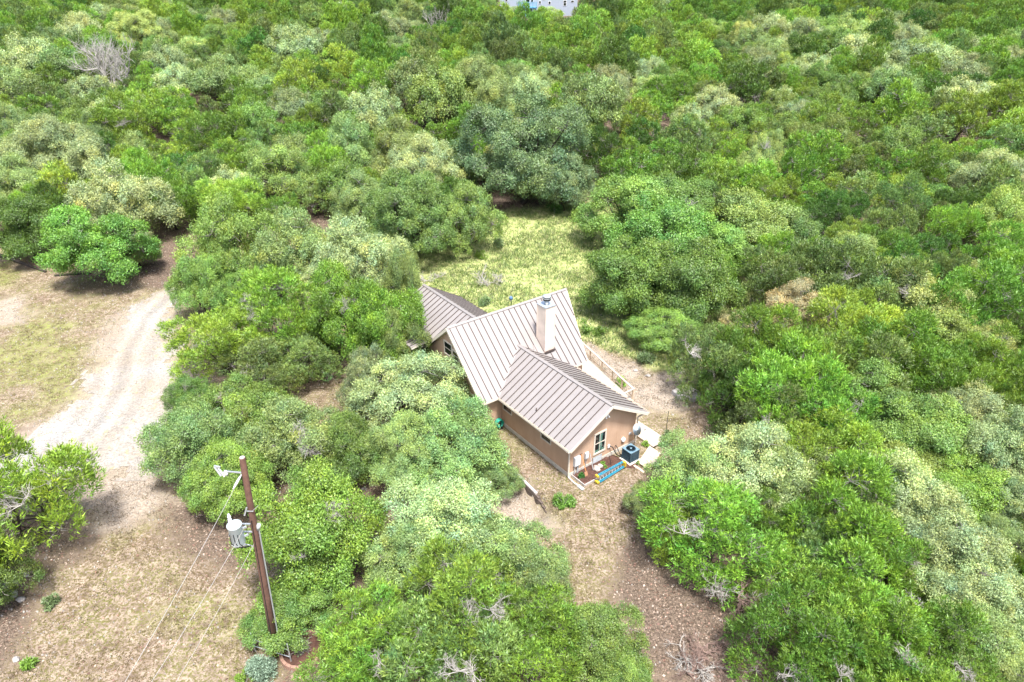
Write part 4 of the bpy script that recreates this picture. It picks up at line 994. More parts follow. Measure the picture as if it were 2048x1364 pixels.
MB().box(ul - .03, LW + .03, V0W - .03, V1W + .03, -.7, .06).build('foundation', [M_CONC], house)
for v, h_ in ((-3.4, 4.6),):
    for u in (-19.6, -17, -14.6): MB().box(u - .08, u + .08, v - .08, v + .08, -.3, h_).build('porch_post', [M_TRIM], house)
# stucco corner battens seen as faint vertical seams on the gable
for v in (1.75, 4.3): MB().box(0.0, .006, v, v + .012, .32, 2.4 + .5 * (v == 3.6)).build('wall_joint', [M_STUC], house)
def window(axis, c, a0, a1, z0, z1, out, fr=.1, glass=None, mull=1, rails=0):
    """axis 'u': on a wall of constant u=c spanning v; axis 'v': constant v=c spanning u"""
    def bx(m, a, b, z, zz, d0, d1, mi=0):
        lo, hi = sorted((c + out * d0, c + out * d1))
        return m.box(lo, hi, a, b, z, zz, mi) if axis == 'u' else m.box(a, b, lo, hi, z, zz, mi)
    m = MB(); bx(m, a0, a1, z1 - fr, z1, -.02, .05); bx(m, a0, a1, z0, z0 + fr, -.02, .06); bx(m, a0, a0 + fr, z0 + fr, z1 - fr, -.02, .05); bx(m, a1 - fr, a1, z0 + fr, z1 - fr, -.02, .05)
    f = m.build('window', [M_TRIM], house)
    g = MB(); bx(g, a0 + fr, a1 - fr, z0 + fr, z1 - fr, -.01, .015); g.build('pane', [glass or M_GLASS], f)
    s = MB(); t = .035
    for k in range(1, mull): p = a0 + fr + (a1 - a0 - 2 * fr) * k / mull; bx(s, p - t / 2, p + t / 2, z0 + fr, z1 - fr, .012, .035)
    for k in range(1, rails + 1): p = z0 + fr + (z1 - z0 - 2 * fr) * k / (rails + 1); bx(s, a0 + fr, a1 - fr, p - t / 2, p + t / 2, .012, .04)
    if s.v: s.build('sash_bar', [M_TRIM if rails < 2 else M_BLACK], f)
    return f
fw = window('u', 0, 2.13, 3.25, .80, 2.55, 1, .11, M_GLASS, 2, 1)
MB().box(.016, .02, 2.62, 2.9, .93, 2.4).build('curtain', [M_GLASSG], fw); MB().box(.016, .02, 2.28, 3.1, .93, 1.12).build('curtain', [M_GLASSG], fw)
window('v', 0, -7.33, -6.24, 1.48, 2.2, -1, .07, None, 1, 0); window('v', 0, -2.96, -1.86, 1.52, 2.22, -1, .07, None, 1, 0)
window('v', V0W, -12.72, -11.6, 4.25, 5.42, -1, .09, None, 1, 1); window('v', V0W, -11.58, -10.7, 4.25, 5.1, -1, .09, None, 1, 1)
window('v', V0W, -11.2, -8.55, .2, 2.45, -1, .08, None, 3, 0)
# chimney
ch = MB().box(-9.54, -8.53, 4.83, 5.72, 3.5, 7.72).build('chimney', [M_CHIM], house)
MB().box(-9.58, -8.49, 4.79, 5.76, 7.72, 7.78).build('chimney_cap', [M_STEEL], ch)
for u, v in ((-9.54, 4.83), (-8.53, 4.83), (-8.53, 5.72)): MB().bar((u, v, 4.0), (u, v, 7.72), .05, .05).build('corner_trim', [M_CHIM], ch)
MB().box(-8.52, -8.40, 4.83, 5.74, 3.92, 4.08).build('base_flashing', [M_SEAM], ch)
fl = MB().lathe([(.17, 7.78), (.17, 8.16)], (-9.0, 5.28, 0), 16).build('flue', [M_STEEL], ch, True)
MB().lathe([(.30, 8.14), (.31, 8.2), (.31, 8.40), (.30, 8.42)], (-9.0, 5.28, 0), 20, 0).build('flue_screen', [M_BLACK], fl)
MB().lathe([(.33, 8.42), (.33, 8.47), (.2, 8.53), (.02, 8.55)], (-9.0, 5.28, 0), 20).build('flue_lid', [M_STEEL], fl, True)
MB().lathe([(.32, 8.27), (.325, 8.31), (.32, 8.35)], (-9.0, 5.28, 0), 20).build('flue_band', [M_STEEL], fl)
# cricket behind the chimney foot
MB().add([(-9.54, 4.83, 4.80), (-8.53, 4.83, 3.92), (-8.53, 3.9, 3.93), (-9.3, 4.3, 4.62)], [(0, 1, 2, 3)]).add([(-9.54, 4.83, 4.86), (-8.53, 4.83, 3.98), (-8.53, 3.9, 3.99), (-9.3, 4.3, 4.68)], [(3, 2, 1, 0)]).build('cricket_flashing', [M_ROOF], roof)
MB().tube([(-3.75, .19, 3.0), (-3.75, .19, 3.42)], .045, 10).build('vent_pipe', [M_SEAM], roof, True)
# downspouts
def downspout(pts, name='downspout'): 
    m = MB()
    for a, b in zip(pts[:-1], pts[1:]): m.bar(a, b, .09, .07)
    return m.build(name, [M_TRIM], house)
downspout([(.42, -OE - .12, EZ - .1), (.08, -.1, 2.38), (.08, -.1, .12), (.6, -.14, .07), (1.12, -.1, .06)])
MB().box(1.08, 1.55, -.2, .02, .02, .10).build('splash_end', [M_GREYP], house)
downspout([(.42, WW + OE + .1, EZ - .1), (.08, WW + .08, 2.3), (.08, WW + .08, .15)])
downspout([(UE + .12, V0E + .5, EZ - .1), (LW + .08, V0E + .62, 2.5), (LW + .08, V0E + .62, .1)])
MB().box(LW - .06, LW + .04, V0W - .05, V0W + .06, 0, 2.6).build('corner_board', [M_TRIM], house)
# services on the gable wall
mt = MB().box(.02, .2, .34, .84, .78, 1.5).build('meter_box', [M_GREYP], house); MB().box(.2, .225, .38, .80, .84, 1.44).build('lid', [M_WHITE], mt)
for v in (.42, .66, .74): MB().tube([(.1, v, .78), (.1, v, .04)], .028, 8).build('conduit', [M_GREYP], mt)
m2 = MB().box(.02, .14, 1.33, 1.62, .92, 1.42).build('junction_box', [M_GREYP], house); MB().box(.14, .155, 1.36, 1.59, 1.0, 1.38).build('lid', [M_WHITE], m2); MB().tube([(.07, 1.45, .92), (.07, 1.45, .3)], .02, 8).build('conduit', [M_GREYP], m2)
MB().box(.02, .1, 3.46, 3.64, .86, 1.08).build('outlet_box', [M_WHITE], house)
MB().tube([(.02, 4.95, .92), (.14, 4.95, .92)], .17, 18).build('vent_hood', [M_WHITE], house)
vt = MB().box(.03, .07, 2.10, 2.94, .02, .62).build('crawl_space_vent', [M_STEEL], house)
for k in range(7): MB().box(.07, .085, 2.14, 2.90, .07 + k * .075, .10 + k * .075).build('louvre_slat', [M_GREYP], vt)
fl_ = MB().box(.02, .14, 2.98, 3.2, 3.72, 3.84).build('floodlight', [M_WHITE], house); MB().tube([(.12, 3.0, 3.72), (.2, 2.95, 3.6)], .06, 10).build('lamp_head', [M_WHITE], fl_); MB().tube([(.12, 3.18, 3.72), (.2, 3.23, 3.6)], .06, 10).build('lamp_head', [M_WHITE], fl_)

# things round the house ------------------------------------------------------------
def hthing(name, u, v, label, cat, z=None, group=None, rz=0.):
    x, y = h2w(u, v); return tag(empty(name, (x, y, float(hgt(x, y)) if z is None else z), HTH + rz), label, cat, group)
M_ACB = plain('unit_blue_grey', (.055, .10, .135), .45, .2, .1); M_ACT = plain('unit_top_blue', (.16, .26, .33), .4, .2, .08)
ac = hthing('air_conditioner', 1.14, 4.60, 'dark blue air conditioning unit standing on a pad by the gable wall', 'air conditioner')
MB().box(-.52, .52, -.52, .52, -.05, .08).build('concrete_pad', [M_CONC], ac)
MB().box(-.38, .38, -.38, .38, .09, .90).build('body', [M_ACB], ac)
fin = MB()
for k in range(15):
    a = -.34 + k * .0486; fin.box(a, a + .012, -.392, -.38, .14, .86); fin.box(a, a + .012, .38, .392, .14, .86); fin.box(.38, .392, a, a + .012, .14, .86); fin.box(-.392, -.38, a, a + .012, .14, .86)
tag(fin.build('louvre_fins', [M_ACB], ac), kind='stuff')
for a, b in ((-.39, -.39), (.39, -.39), (.39, .39), (-.39, .39)): MB().box(a - .03, a + .03, b - .03, b + .03, .08, .92).build('corner_post', [M_ACB], ac)
tp = MB(); tp.tube([(0, 0, .90), (0, 0, .96)], [.40, .40], 4); 
top = MB().box(-.42, .42, -.42, .42, .91, .96).build('top_panel', [M_ACT], ac)
MB().lathe([(.34, .955), (.34, .985), (.30, .985), (.29, .965)], (0, 0, 0), 28).build('fan_ring', [M_ACB], top)
g = MB()
for r_2 in (.08, .14, .2, .26): g.tube([(r_2 * math.cos(t), r_2 * math.sin(t), .99) for t in np.linspace(0, 2 * PI, 21)], .006, 4, cap=False)
g.build('fan_grille', [M_ACB], top); MB().lathe([(.075, .965), (.075, 1.0), (.01, 1.005)], (0, 0, 0), 16).build('fan_hub', [M_ACT], top, True)
ln = hthing('refrigerant_line', .05, 3.62, 'black insulated pipes looping from the wall outlet to the air conditioner', 'pipe', 0.)
MB().tube([(0, 0, .95), (.18, .15, .9), (.25, .3, .5), (.35, .42, .22), (.6, .55, .2), (.72, .72, .3)], .035, 8).build('pipe', [M_BLACK], ln, True)
MB().tube([(0, .62, .75), (.14, .62, .65), (.3, .66, .35), (.55, .62, .22), (.74, .78, .42)], .03, 8).build('pipe', [M_BLACK], ln, True)
di = hthing('satellite_dish', 0, 5.6, 'pale blue satellite dish on an arm at the right corner of the gable', 'satellite dish', 0.)
MB().box(.0, .05, -.08, .14, 1.02, 1.18).build('mount_plate', [M_GREYP], di)
MB().tube([(.04, .03, 1.1), (.32, .12, 1.14), (.42, .22, 1.55)], .025, 8).build('arm', [M_STEEL], di, True)
prof = [(r * .4, .10 * r * r) for r in (1., .85, .6, .35, .05)]
dm = MB().lathe([(r, z) for r, z in prof], (0, 0, 0), 26).build('reflector', [plain('dish_blue', (.50, .60, .68), .45, .1, .05)], di, True)
dm.location = (.46, .12, 1.66); dm.rotation_euler = Vector((.86, -.12, .42)).to_track_quat('Z', 'Y').to_euler(); dm.scale = (.85, 1.05, 1)
MB().tube([(.46, .27, 1.45), (.85, .45, 1.62), (.95, .5, 1.8)], .016, 6).build('feed_arm', [M_STEEL], di); MB().box(.9, 1.0, .44, .56, 1.78, 1.9).build('receiver', [M_GREYP], di)
M_BLUE = plain('fibreglass_blue', (.02, .25, .38), .4, var=.08); M_YEL = plain('ladder_yellow', (.45, .33, .03), .5, var=.08); M_ALU = plain('aluminium', (.42, .44, .46), .4, .5, .1)
la = hthing('step_ladder', 1.57, 2.35, 'blue step ladder with yellow ends lying on its side against the garden bed', 'ladder', 0.1, rz=.02)
for z0, z1, u0, u1 in ((.04, .46, .0, -.1),):
    for i, (z, u) in enumerate(((.05, .06), (.50, -.08))):
        MB().bar((u, -1.2 + .04 * i, z), (u - .03, 1.2, z + (.08 if i == 0 else -.06)), .035, .085).build('rail', [M_BLUE], la)
        MB().bar((u + .10, -1.15, z - .01), (u + .06, 1.18, z + (.08 if i == 0 else -.06)), .03, .06).build('rail', [M_BLUE], la)
for k in range(8):
    y = -1.0 + k * .28; MB().bar((.05, y, .08), (-.07, y, .48), .075, .02, up=(1, 0, 0)).build('step', [M_ALU], la)
MB().box(-.14, .16, -1.36, -1.18, -.02, .10).build('foot', [M_YEL], la); MB().box(-.20, .06, -1.30, -1.16, .38, .52).build('foot', [M_YEL], la)
MB().box(-.12, .14, 1.17, 1.34, .08, .46).build('top_cap', [M_YEL], la)
bed = hthing('garden_bed', 0, 0, 'bare garden bed of dark soil with pale timber edging beside the gable wall', 'garden bed', 0.)
import bmesh
sv_ = []; nu, nv = 14, 30
for i in range(nu + 1):
    for j in range(nv + 1):
        u = .04 + 1.24 * i / nu; v = .26 + 3.2 * j / nv; sv_.append((u, v, .07 + .05 * float(fbm(u * 3, v * 3, 1, 3)) + .05 * float(vnoise(u * 9, v * 9, 1, 5))))
so = MB().add(sv_, [(i * (nv + 1) + j, (i + 1) * (nv + 1) + j, (i + 1) * (nv + 1) + j + 1, i * (nv + 1) + j + 1) for i in range(nu) for j in range(nv)]); so.build('soil', [M_SOIL], bed)
MB().bar((.05, .22, .09), (1.32, .22, .09), .05, .16).build('edging_board', [M_GREYW], bed); MB().bar((1.33, .18, .09), (1.33, 3.4, .09), .05, .16).build('edging_board', [M_GREYW], bed)
pch = MB(); pch.add([(0.05, 3.5, .035), (1.3, 3.45, .03), (2.1, 4.2, .03), (1.9, 4.6, .03), (.6, 4.2, .035), (.05, 4.0, .035)], [(0, 1, 2, 3, 4, 5)]); pch.build('loose_soil', [M_SOIL], bed)
rk = hthing('garden_rock', .62, 1.96, 'knobbly pale rock sitting in the garden bed', 'rock', .1); rk_m = rock_mesh('rock', 5, .3, .26, .2, plain('rock_pale', (.36, .32, .29), .9, var=.25, scale=8, bump=.6)); r = link('rock', rk_m, rk); r.location = (0, 0, .08)
r2_ = link('rock', rk_m, rk); r2_.location = (.02, .3, .16); r2_.scale = (.7, .7, .9); r2_.rotation_euler = (0, 0, 1)
M_FERN = leaf_mat('garden_leaf', (.07, .20, .035))
def leafy(name, root, n, R, H, ln, wd, mat, seed, up=.5):
    r = np.random.default_rng(seed); d = unit(r.normal(0, 1, (n, 3)) * [1, 1, .7] + [0, 0, up]); k_ = 7; cc = unit(r.normal(0, 1, (k_, 3)) + [0, 0, .5]) * r.uniform(.25, .8, (k_, 1)); w_ = r.integers(0, k_, n); P = (cc[w_] + d * (r.uniform(.2, 1, n) ** .6)[:, None] * r.uniform(.22, .5, k_)[w_][:, None]) * [R, R, H]; P[:, 2] = np.abs(P[:, 2])
    D = unit(d + r.normal(0, .5, (n, 3))); Nn = unit(d * .5 + r.normal(0, .6, (n, 3)) + [0, 0, .4]); V = leaf_tris(P, D, Nn, ln * r.uniform(.6, 1.3, n), wd * r.uniform(.7, 1.3, n))
    T = np.repeat(r.uniform(.7, 1.35, (n, 1)) * np.ones((1, 3)), 3, 0); return link(name, mesh_np(name, V, np.arange(len(V)).reshape(-1, 3), (mat,), None, T), root)
def stems(root, k, R, H, mat=None, seed=0, rad=.012):
    r = random.Random(seed); m = MB()
    for _ in range(k):
        a = r.uniform(0, 2 * PI); q = r.uniform(.3, .8); m.tube([(0, 0, -.05), (math.cos(a) * R * q * .5, math.sin(a) * R * q * .5, H * .5), (math.cos(a) * R * q, math.sin(a) * R * q, H * .9)], [rad, rad * .8, rad * .5], 5)
    m.build('stem', [mat or M_TWIG], root)
for nm, u, v, lb, sz, n in (('fern', .62, .62, 'bright green fern in the near corner of the garden bed', .27, 420), ('garden_plant', .45, 2.75, 'small yellow-green plant in the garden bed below the window', .18, 180), ('garden_plant', .8, 2.6, 'second small plant in the bed, between rock and ladder', .14, 120), ('garden_plant', 1.85, 4.65, 'thin weed sprouting at the foot of the air conditioner', .16, 60), ('garden_plant', .7, 6.5, 'leafy weed behind the air conditioner beside the walkway', .35, 320)):
    t = hthing(nm, u, v, lb, 'plant', .08); leafy('leaves', t, n, sz, sz * 1.3, .12, .05, M_FERN if nm == 'fern' else PAL['eb'], int(u * 100)); stems(t, 4, sz * .6, sz, seed=3)
M_ORW = plain('shovel_handle', (.55, .22, .06), .6)
sh_ = hthing('shovel', .72, .95, 'shovel with an orange handle leaning on the gable wall', 'shovel', .1)
MB().tube([(-.12, .02, .35), (-.66, .03, 1.42)], .022, 8).build('handle', [M_ORW], sh_); MB().tube([(-.66, -.06, 1.42), (-.66, .12, 1.42)], .02, 6).build('grip', [M_BLACK], sh_)
MB().hexa([(.02, -.12, -.02), (.1, 0, -.12), (.02, .14, -.02), (-.1, .13, .3), (.0, -.12, .02), (.08, 0, -.08), (.0, .14, .02), (-.12, -.1, .32)]).build('blade', [plain('rusty_steel', (.32, .17, .10), .6)], sh_)
rk2 = hthing('garden_fork', .55, 1.72, 'dark handled garden tool leaning beside the crawl space vent', 'garden tool', .1)
MB().tube([(.0, 0, .0), (-.45, .02, 1.15)], .02, 6).build('handle', [M_GREYP], rk2); MB().box(-.06, .06, -.1, .1, -.05, .02).build('head', [M_BLACK], rk2)
st = hthing('garden_stake', .95, 3.0, 'short dark stake standing in the bed beside the ladder', 'stake', .08); MB().tube([(0, 0, 0), (-.25, 0, .75)], .018, 6).build('rod', [M_BLACK], st)
ho = hthing('hose_reel', -7.25, -.45, 'green garden hose coiled on a reel in the wall corner', 'hose reel', 0.)
M_HOSE = plain('hose_green', (.02, .28, .20), .4)
for k in range(5): MB().tube([(-.12 + k * .07, .30 * math.cos(t), .48 + .30 * math.sin(t)) for t in np.linspace(0, 2 * PI, 19)], .034, 6, cap=False).build('hose_coil', [M_HOSE], ho, True)
MB().box(-.22, .24, -.2, .2, .0, .08).build('stand', [M_BLACK], ho); MB().bar((-.2, 0, .05), (-.2, 0, .55), .05).build('stand_leg', [M_BLACK], ho); MB().bar((.22, 0, .05), (.22, 0, .55), .05).build('stand_leg', [M_BLACK], ho)
# deck with rail
dk = hthing('wooden_deck', 0, 0, 'pale timber deck along the right side of the house with an open wooden rail', 'deck', 0.)
def vout(u): return 9.75 + (-3.6 - u) * .228
k = 0; u = -16.2
while u < -3.6:
    u2 = u + .142; v0 = 7.93 if u2 < LW else WW + .06
    MB().hexa([(u, v0, .34), (u2, v0, .34), (u2, vout(u2), .34), (u, vout(u), .34), (u, v0, .38), (u2, v0, .38), (u2, vout(u2), .38), (u, vout(u), .38)]).build('plank', [M_WOODP], dk); u += .15; k += 1
MB().bar((-16.2, vout(-16.2) - .02, .24), (-3.58, vout(-3.58) - .02, .24), .05, .2).build('rim_joist', [M_WOOD], dk); MB().bar((-3.57, WW + .1, .24), (-3.57, 9.75, .24), .05, .2).build('rim_joist', [M_WOOD], dk)
for u in (-15.8, -13.9, -12.0, -10.1, -8.2, -6.6, -5.2, -3.66): MB().box(u - .05, u + .05, vout(u) - .08, vout(u) + .02, -.4, 1.30).build('rail_post', [M_WOOD], dk)
MB().bar((-16.2, vout(-16.2) - .03, 1.33), (-3.60, vout(-3.6) - .03, 1.33), .16, .06).build('top_rail', [M_WOODP], dk); MB().bar((-3.66, vout(-3.66) - .1, 1.33), (-3.6, 8.2, 1.33), .16, .06).build('top_rail', [M_WOODP], dk)
MB().box(-3.7, -3.6, 8.15, 8.25, -.2, 1.31).build('rail_post', [M_WOOD], dk)
MB().bar((-16.2, vout(-16.2) - .03, .62), (-3.66, vout(-3.66) - .03, .62), .04, .09).build('lower_rail', [M_WOOD], dk)
# walkway
wk = hthing('timber_walkway', 0, 0, 'pale plank walkway turning the corner from the deck towards the air conditioner', 'walkway', 0.)
u = -3.5; rr = random.Random(4)
while u < 1.15:
    a = rr.uniform(-.02, .02); MB().box(u, u + .27, 6.72 + a, 8.12 + a, .20, .245 + rr.uniform(0, .01)).build('plank', [M_WOODP if rr.random() < .7 else M_WOOD], wk); u += .285
v = 6.4
while v > 4.5:
    c = (6.65 - v) * .42; MB().box(.98 + c, 2.0 + c, v, v + .27, .12, .165 + rr.uniform(0, .01)).build('plank', [M_WOODP if rr.random() < .7 else M_WOOD], wk); v -= .285
for u0, v0, u1, v1 in ((-3.5, 6.78, 1.1, 6.78), (-3.5, 8.06, 1.1, 8.06), (1.05, 6.7, 1.85, 4.65), (1.95, 6.7, 2.75, 4.65)): MB().bar((u0, v0, .07), (u1, v1, .06), .06, .2).build('joist', [M_WOOD], wk)
MB().box(1.8, 2.75, 4.25, 4.42, .0, .07).build('step_board', [M_WOOD], wk)
# landscape timbers
ends = [(.02, -2.74), (.37, -2.78), (.76, -2.84), (1.12, -2.89), (1.42, -2.94)]
ti = hthing('timber_retaining_wall', 0, 0, 'low wall of dark landscape timbers stepping down beside the oak trees', 'retaining wall', 0.)
for i, (u, v) in enumerate(ends):
    MB().bar((u, v, .04 - .13 * i), (u - 4.4 + .25 * i, v + .30 + .0 * i, .04 - .13 * i), .17, .125).build('timber', [M_DARKW if i else M_GREYW], ti)
MB().bar((-4.1, -2.42, .06), (-2.4, -2.54, .06), .15, .12).build('timber', [M_GREYW], ti)
# scrub by the wall, rod, slab
sb = hthing('shrub', 1.85, -2.0, 'small loose green shrub on the grass near the landscape timbers', 'shrub'); leafy('leaves', sb, 2300, .85, 1.05, .12, .055, PAL['eb'], 9); stems(sb, 9, .7, 1.0, seed=5)
rd = hthing('metal_rod', .39, 9.1, 'thin dark rod standing in the ground beyond the walkway', 'rod'); MB().tube([(0, 0, -.1), (0, 0, 1.75)], .022, 6).build('rod', [M_BLACK], rd)
M_SLAB = plain('limestone_slab', (.42, .40, .38), .9, var=.22, scale=2.5, bump=.5); M_SLABP = plain('limestone_top', (.56, .50, .44), .9, var=.2, scale=3, bump=.4)
sl = hthing('rock_slab', -1.85, 14.0, 'flat weathered limestone slab beside the dark dense juniper', 'rock slab')
a_ = [(-.95, -.75), (-.1, -1.05), (1.0, -.35), (1.2, .5), (.2, 1.05), (-.9, .7)]
mm = MB(); n = 6; vs = [(x * 1.0, y, -.1) for x, y in a_] + [(x * .96, y * .96, .28 + .05 * (i % 2)) for i, (x, y) in enumerate(a_)]; mm.add(vs, [tuple(range(6))[::-1], tuple(range(6, 12))] + [(i, (i + 1) % 6, 6 + (i + 1) % 6, 6 + i) for i in range(6)]); mm.build('base_stone', [M_SLAB], sl)
mm = MB(); b_ = [(-.9, -.5), (-.2, -.8), (.5, -.3), (.45, .5), (-.1, .85), (-.8, .5)]; vs = [(x, y, .29) for x, y in b_] + [(x * .9, y * .9, .38) for x, y in b_]; mm.add(vs, [tuple(range(6))[::-1], tuple(range(6, 12))] + [(i, (i + 1) % 6, 6 + (i + 1) % 6, 6 + i) for i in range(6)]); mm.build('top_stone', [M_SLABP], sl)

# bird feeder pole behind the house
x, y, z = ground_at(1022, 618); bf = tag(empty('bird_feeder', (x, y, z)), 'small blue and white feeder on a dark pole behind the roof ridge', 'bird feeder')
MB().tube([(0, 0, -.1), (0, 0, 2.1)], .025, 6).build('pole', [M_BLACK], bf); MB().bar((0, 0, 1.9), (.28, 0, 2.0), .03).build('hook', [M_BLACK], bf)
MB().lathe([(.22, 1.1), (.16, 1.3), (.02, 1.42)], (0, 0, 0), 12).build('roof', [plain('feeder_blue', (.08, .16, .3), .5)], bf, True); MB().lathe([(.1, .85), (.12, 1.1)], (-.02, 0, 0), 10).build('seed_tube', [M_WHITE], bf, True)

# ------------------------------------------------------------------ utility pole
PX, PY = -11.64, 22.11; up_ = tag(empty('utility_pole', (PX, PY, 0)), 'tall dark brown wooden utility pole with a transformer and two lamps', 'utility pole')
M_POLE = plain('creosote_pole', (.125, .068, .050), .85, var=.3, scale=3, bump=.4)
lean = .64 / 12.3; pc = lambda z: Vector((lean * z, 0, z))
pole = MB().tube([pc(-.5), pc(4), pc(8), pc(12.25), pc(12.3)], [.185, .17, .15, .125, .11], 20).build('pole', [M_POLE], up_, True)
MB().lathe([(.105, 0), (.10, .012)], pc(12.3), 16).build('pole_top', [M_GREYW], pole)
M_PORC = plain('porcelain', (.60, .62, .64), .3, var=.05)
tr = MB().lathe([(.01, 7.98), (.26, 8.0), (.29, 8.06), (.29, 8.98), (.31, 9.0), (.31, 9.08), (.2, 9.16), (.01, 9.2)], (-.16, -.45, 0), 26).build('transformer', [plain('transformer_grey', (.56, .63, .66), .4, .1, .05)], up_, True)
MB().lathe([(.08, 9.1), (.09, 9.2), (.06, 9.25), (.09, 9.3), (.06, 9.36), (.085, 9.42), (.06, 9.47), (.08, 9.55), (.04, 9.7)], (-.26, -.5, 0), 12).build('bushing', [M_PORC], tr)
for z in (8.35, 8.8):
    MB().bar((-.12, -.14, z), (.38, -.14, z), .05, .07).build('bracket', [M_STEEL], tr); MB().bar((-.55, -.35, z), (-.42, -.4, z), .07, .08).build('lug', [M_STEEL], tr); MB().bar((.12, -.4, z), (.26, -.3, z), .07, .08).build('lug', [M_STEEL], tr)
for k, q in enumerate((-.32, -.16, .02)): MB().tube([(q, -.74, 8.75), (q + .03, -.80, 8.3), (q + .12, -.6, 7.85), (.2, -.2, 7.6)], .017, 6).build('lead', [M_BLACK], tr)
MB().bar(pc(11.5) + Vector((-.1, 0, 0)), pc(11.6) + Vector((-.72, -.12, .08)), .05, .05).build('cutout_arm', [M_STEEL], up_)
MB().lathe([(.06, 0), (.085, .06), (.05, .1), (.085, .15), (.05, .2)], tuple(pc(11.5) + Vector((-.72, -.12, 0))), 10).build('insulator', [M_PORC], up_)
cu = MB().bar(pc(11.55) + Vector((-.95, -.1, -.12)), pc(11.55) + Vector((-1.12, -.12, .38)), .07, .07).build('fuse_cutout', [M_GREYP], up_)
MB().bar(pc(11.55) + Vector((-.83, -.1, -.16)), pc(11.55) + Vector((-.98, -.12, .34)), .05, .05).build('fuse_tube', [M_WHITE], cu); MB().bar(pc(11.55) + Vector((-1.14, -.12, .4)), pc(11.55) + Vector((-.9, -.12, .33)), .06, .08).build('cap', [M_STEEL], cu)
sl_ = MB().tube([pc(7.35) + Vector((-.08, -.05, 0)), pc(7.55) + Vector((-.35, -.1, 0)), pc(7.55) + Vector((-.55, -.1, 0))], .025, 8).build('lamp_arm', [M_STEEL], up_, True)
lp = MB().tube([pc(7.5) + Vector((-.45, -.1, .05)), pc(7.5) + Vector((-.62, -.1, .05)), pc(7.5) + Vector((-.9, -.1, .03)), pc(7.5) + Vector((-1.08, -.1, .0))], [.05, .12, .14, .03], 12).build('street_lamp', [M_WHITE], up_, True); MB().lathe([(.03, 0), (.035, .06)], tuple(pc(7.5) + Vector((-.75, -.1, .16))), 8).build('photocell', [M_GREYP], lp)
MB().tube([pc(8.35) + Vector((.13, .02, .0)), pc(8.35) + Vector((.22, .02, .28))], [.10, .09], 12).build('weatherhead', [M_GREYP], up_, True)
MB().tube([pc(1.2) + Vector((.24, .0, 0)), pc(8.35) + Vector((.19, 0, 0))], .035, 8).build('conduit', [M_STEEL], up_)
MB().tube([pc(.5) + Vector((-.02, -.19, 0)), pc(9) + Vector((-.0, -.16, 0))], .018, 6).build('ground_wire', [M_BLACK], up_)
MB().bar(pc(9.5) + Vector((-.2, -.15, .05)), pc(9.55) + Vector((.15, -.17, .0)), .03).bar(pc(9.55) + Vector((.1, -.16, 0)), pc(9.8) + Vector((.42, -.2, .1)), .02).bar(pc(9.5) + Vector((-.25, -.2, -.15)), pc(9.6) + Vector((-.1, -.15, .15)), .06).build('wire_clamp', [M_STEEL], up_)
def unproj(px, py, z): dx, dy, dz = raydir(px, py); t = (z - CAM_H) / dz; return Vector((t * dx, t * dy, z))
def wire(label, a, px, py, z, rad):
    b = unproj(px, py, z); d = b - a; pts = [a + d * t + Vector((0, 0, -.5 * t * (1 - t))) for t in np.linspace(0, 1.15, 16)]
    o = MB().tube(pts, rad, 6).build('power_line', [M_STEELW], None); tag(o, label, 'power line')
M_STEELW = plain('aluminium_wire', (.34, .325, .31), .5, .2, .04)
P0 = Vector((PX, PY, 0))
wire('uppermost power line running down-left from the top of the utility pole', P0 + pc(11.5) + Vector((-.1, -.12, 0)), 250, 1364, 10.6, .010)
wire('middle power line running down-left from behind the transformer', P0 + pc(8.8) + Vector((-.25, -.1, 0)), 303, 1364, 8.0, .010)
wire('lowest power line running down-left from beside the street lamp', P0 + pc(7.6) + Vector((-.1, -.1, 0)), 352, 1364, 6.8, .009)
MB_ = MB().tube([P0 + pc(11.5) + Vector((-.1, -.12, 0)) + (unproj(250, 1364, 10.6) - (P0 + pc(11.5))) * t for t in (0, .03, .06, .09)], [.03, .05, .05, .02], 8).build('strain_insulator', [M_PORC], None, True); tag(MB_, 'grey strain insulator where the uppermost power line meets the pole', 'insulator')
# rack of galvanised pipe at the foot
x, y = PX - .3, PY + .1; ra = tag(empty('pipe_rack', (x, y, 0)), 'galvanised pipe frame round the foot of the utility pole', 'pipe frame')
for (a, b) in ((-1.0, 1.3), (-.8, .1), (1.15, -.5), (-.3, .5)): MB().tube([(a, b, -.1), (a, b, 1.35)], .032, 8).build('post', [M_STEEL], ra)
MB().tube([(-1.0, 1.3, .9), (-.8, .1, .9), (1.15, -.5, .9)], .024, 8).build('crossbar', [M_STEEL], ra); MB().tube([(-1.0, 1.3, .4), (-.8, .1, .4), (1.15, -.5, .4)], .024, 8).build('crossbar', [M_STEEL], ra); MB().tube([(-1.0, 1.3, .9), (-.3, .5, .9)], .024, 8).build('crossbar', [M_STEEL], ra)
# brick ring
M_BRK = plain('ring_brick', (.27, .165, .125), .9, var=.2, scale=6, bump=.3)
x, y, z = ground_at(606, 1304); rg_ = tag(empty('brick_planter_ring', (x, y, z)), 'round planter ring of reddish bricks right of the utility pole foot', 'planter')
bme = MB().box(-.135, .135, -.075, .075, 0, .085).build('brick', [M_BRK], rg_)
first = True
for c in range(3):
    for k in range(22):
        t = 2 * PI * (k + .5 * (c % 2)) / 22; o = bme if first else bme.copy()
        if not first: COL.objects.link(o)
        first = False; o.location = (math.cos(t) * 1.02, math.sin(t) * 1.02, c * .092); o.rotation_euler = (0, 0, t + PI / 2 + rr.uniform(-.03, .03))
MB().lathe([(.01, .12), (.94, .10)], (0, 0, 0), 24).build('soil', [M_SOIL], rg_)
for k in range(2):
    f = link('dry_stems', FAN[k], rg_); f.location = (.1 - .3 * k, .1, .12); f.scale = (.6, .6, .5)
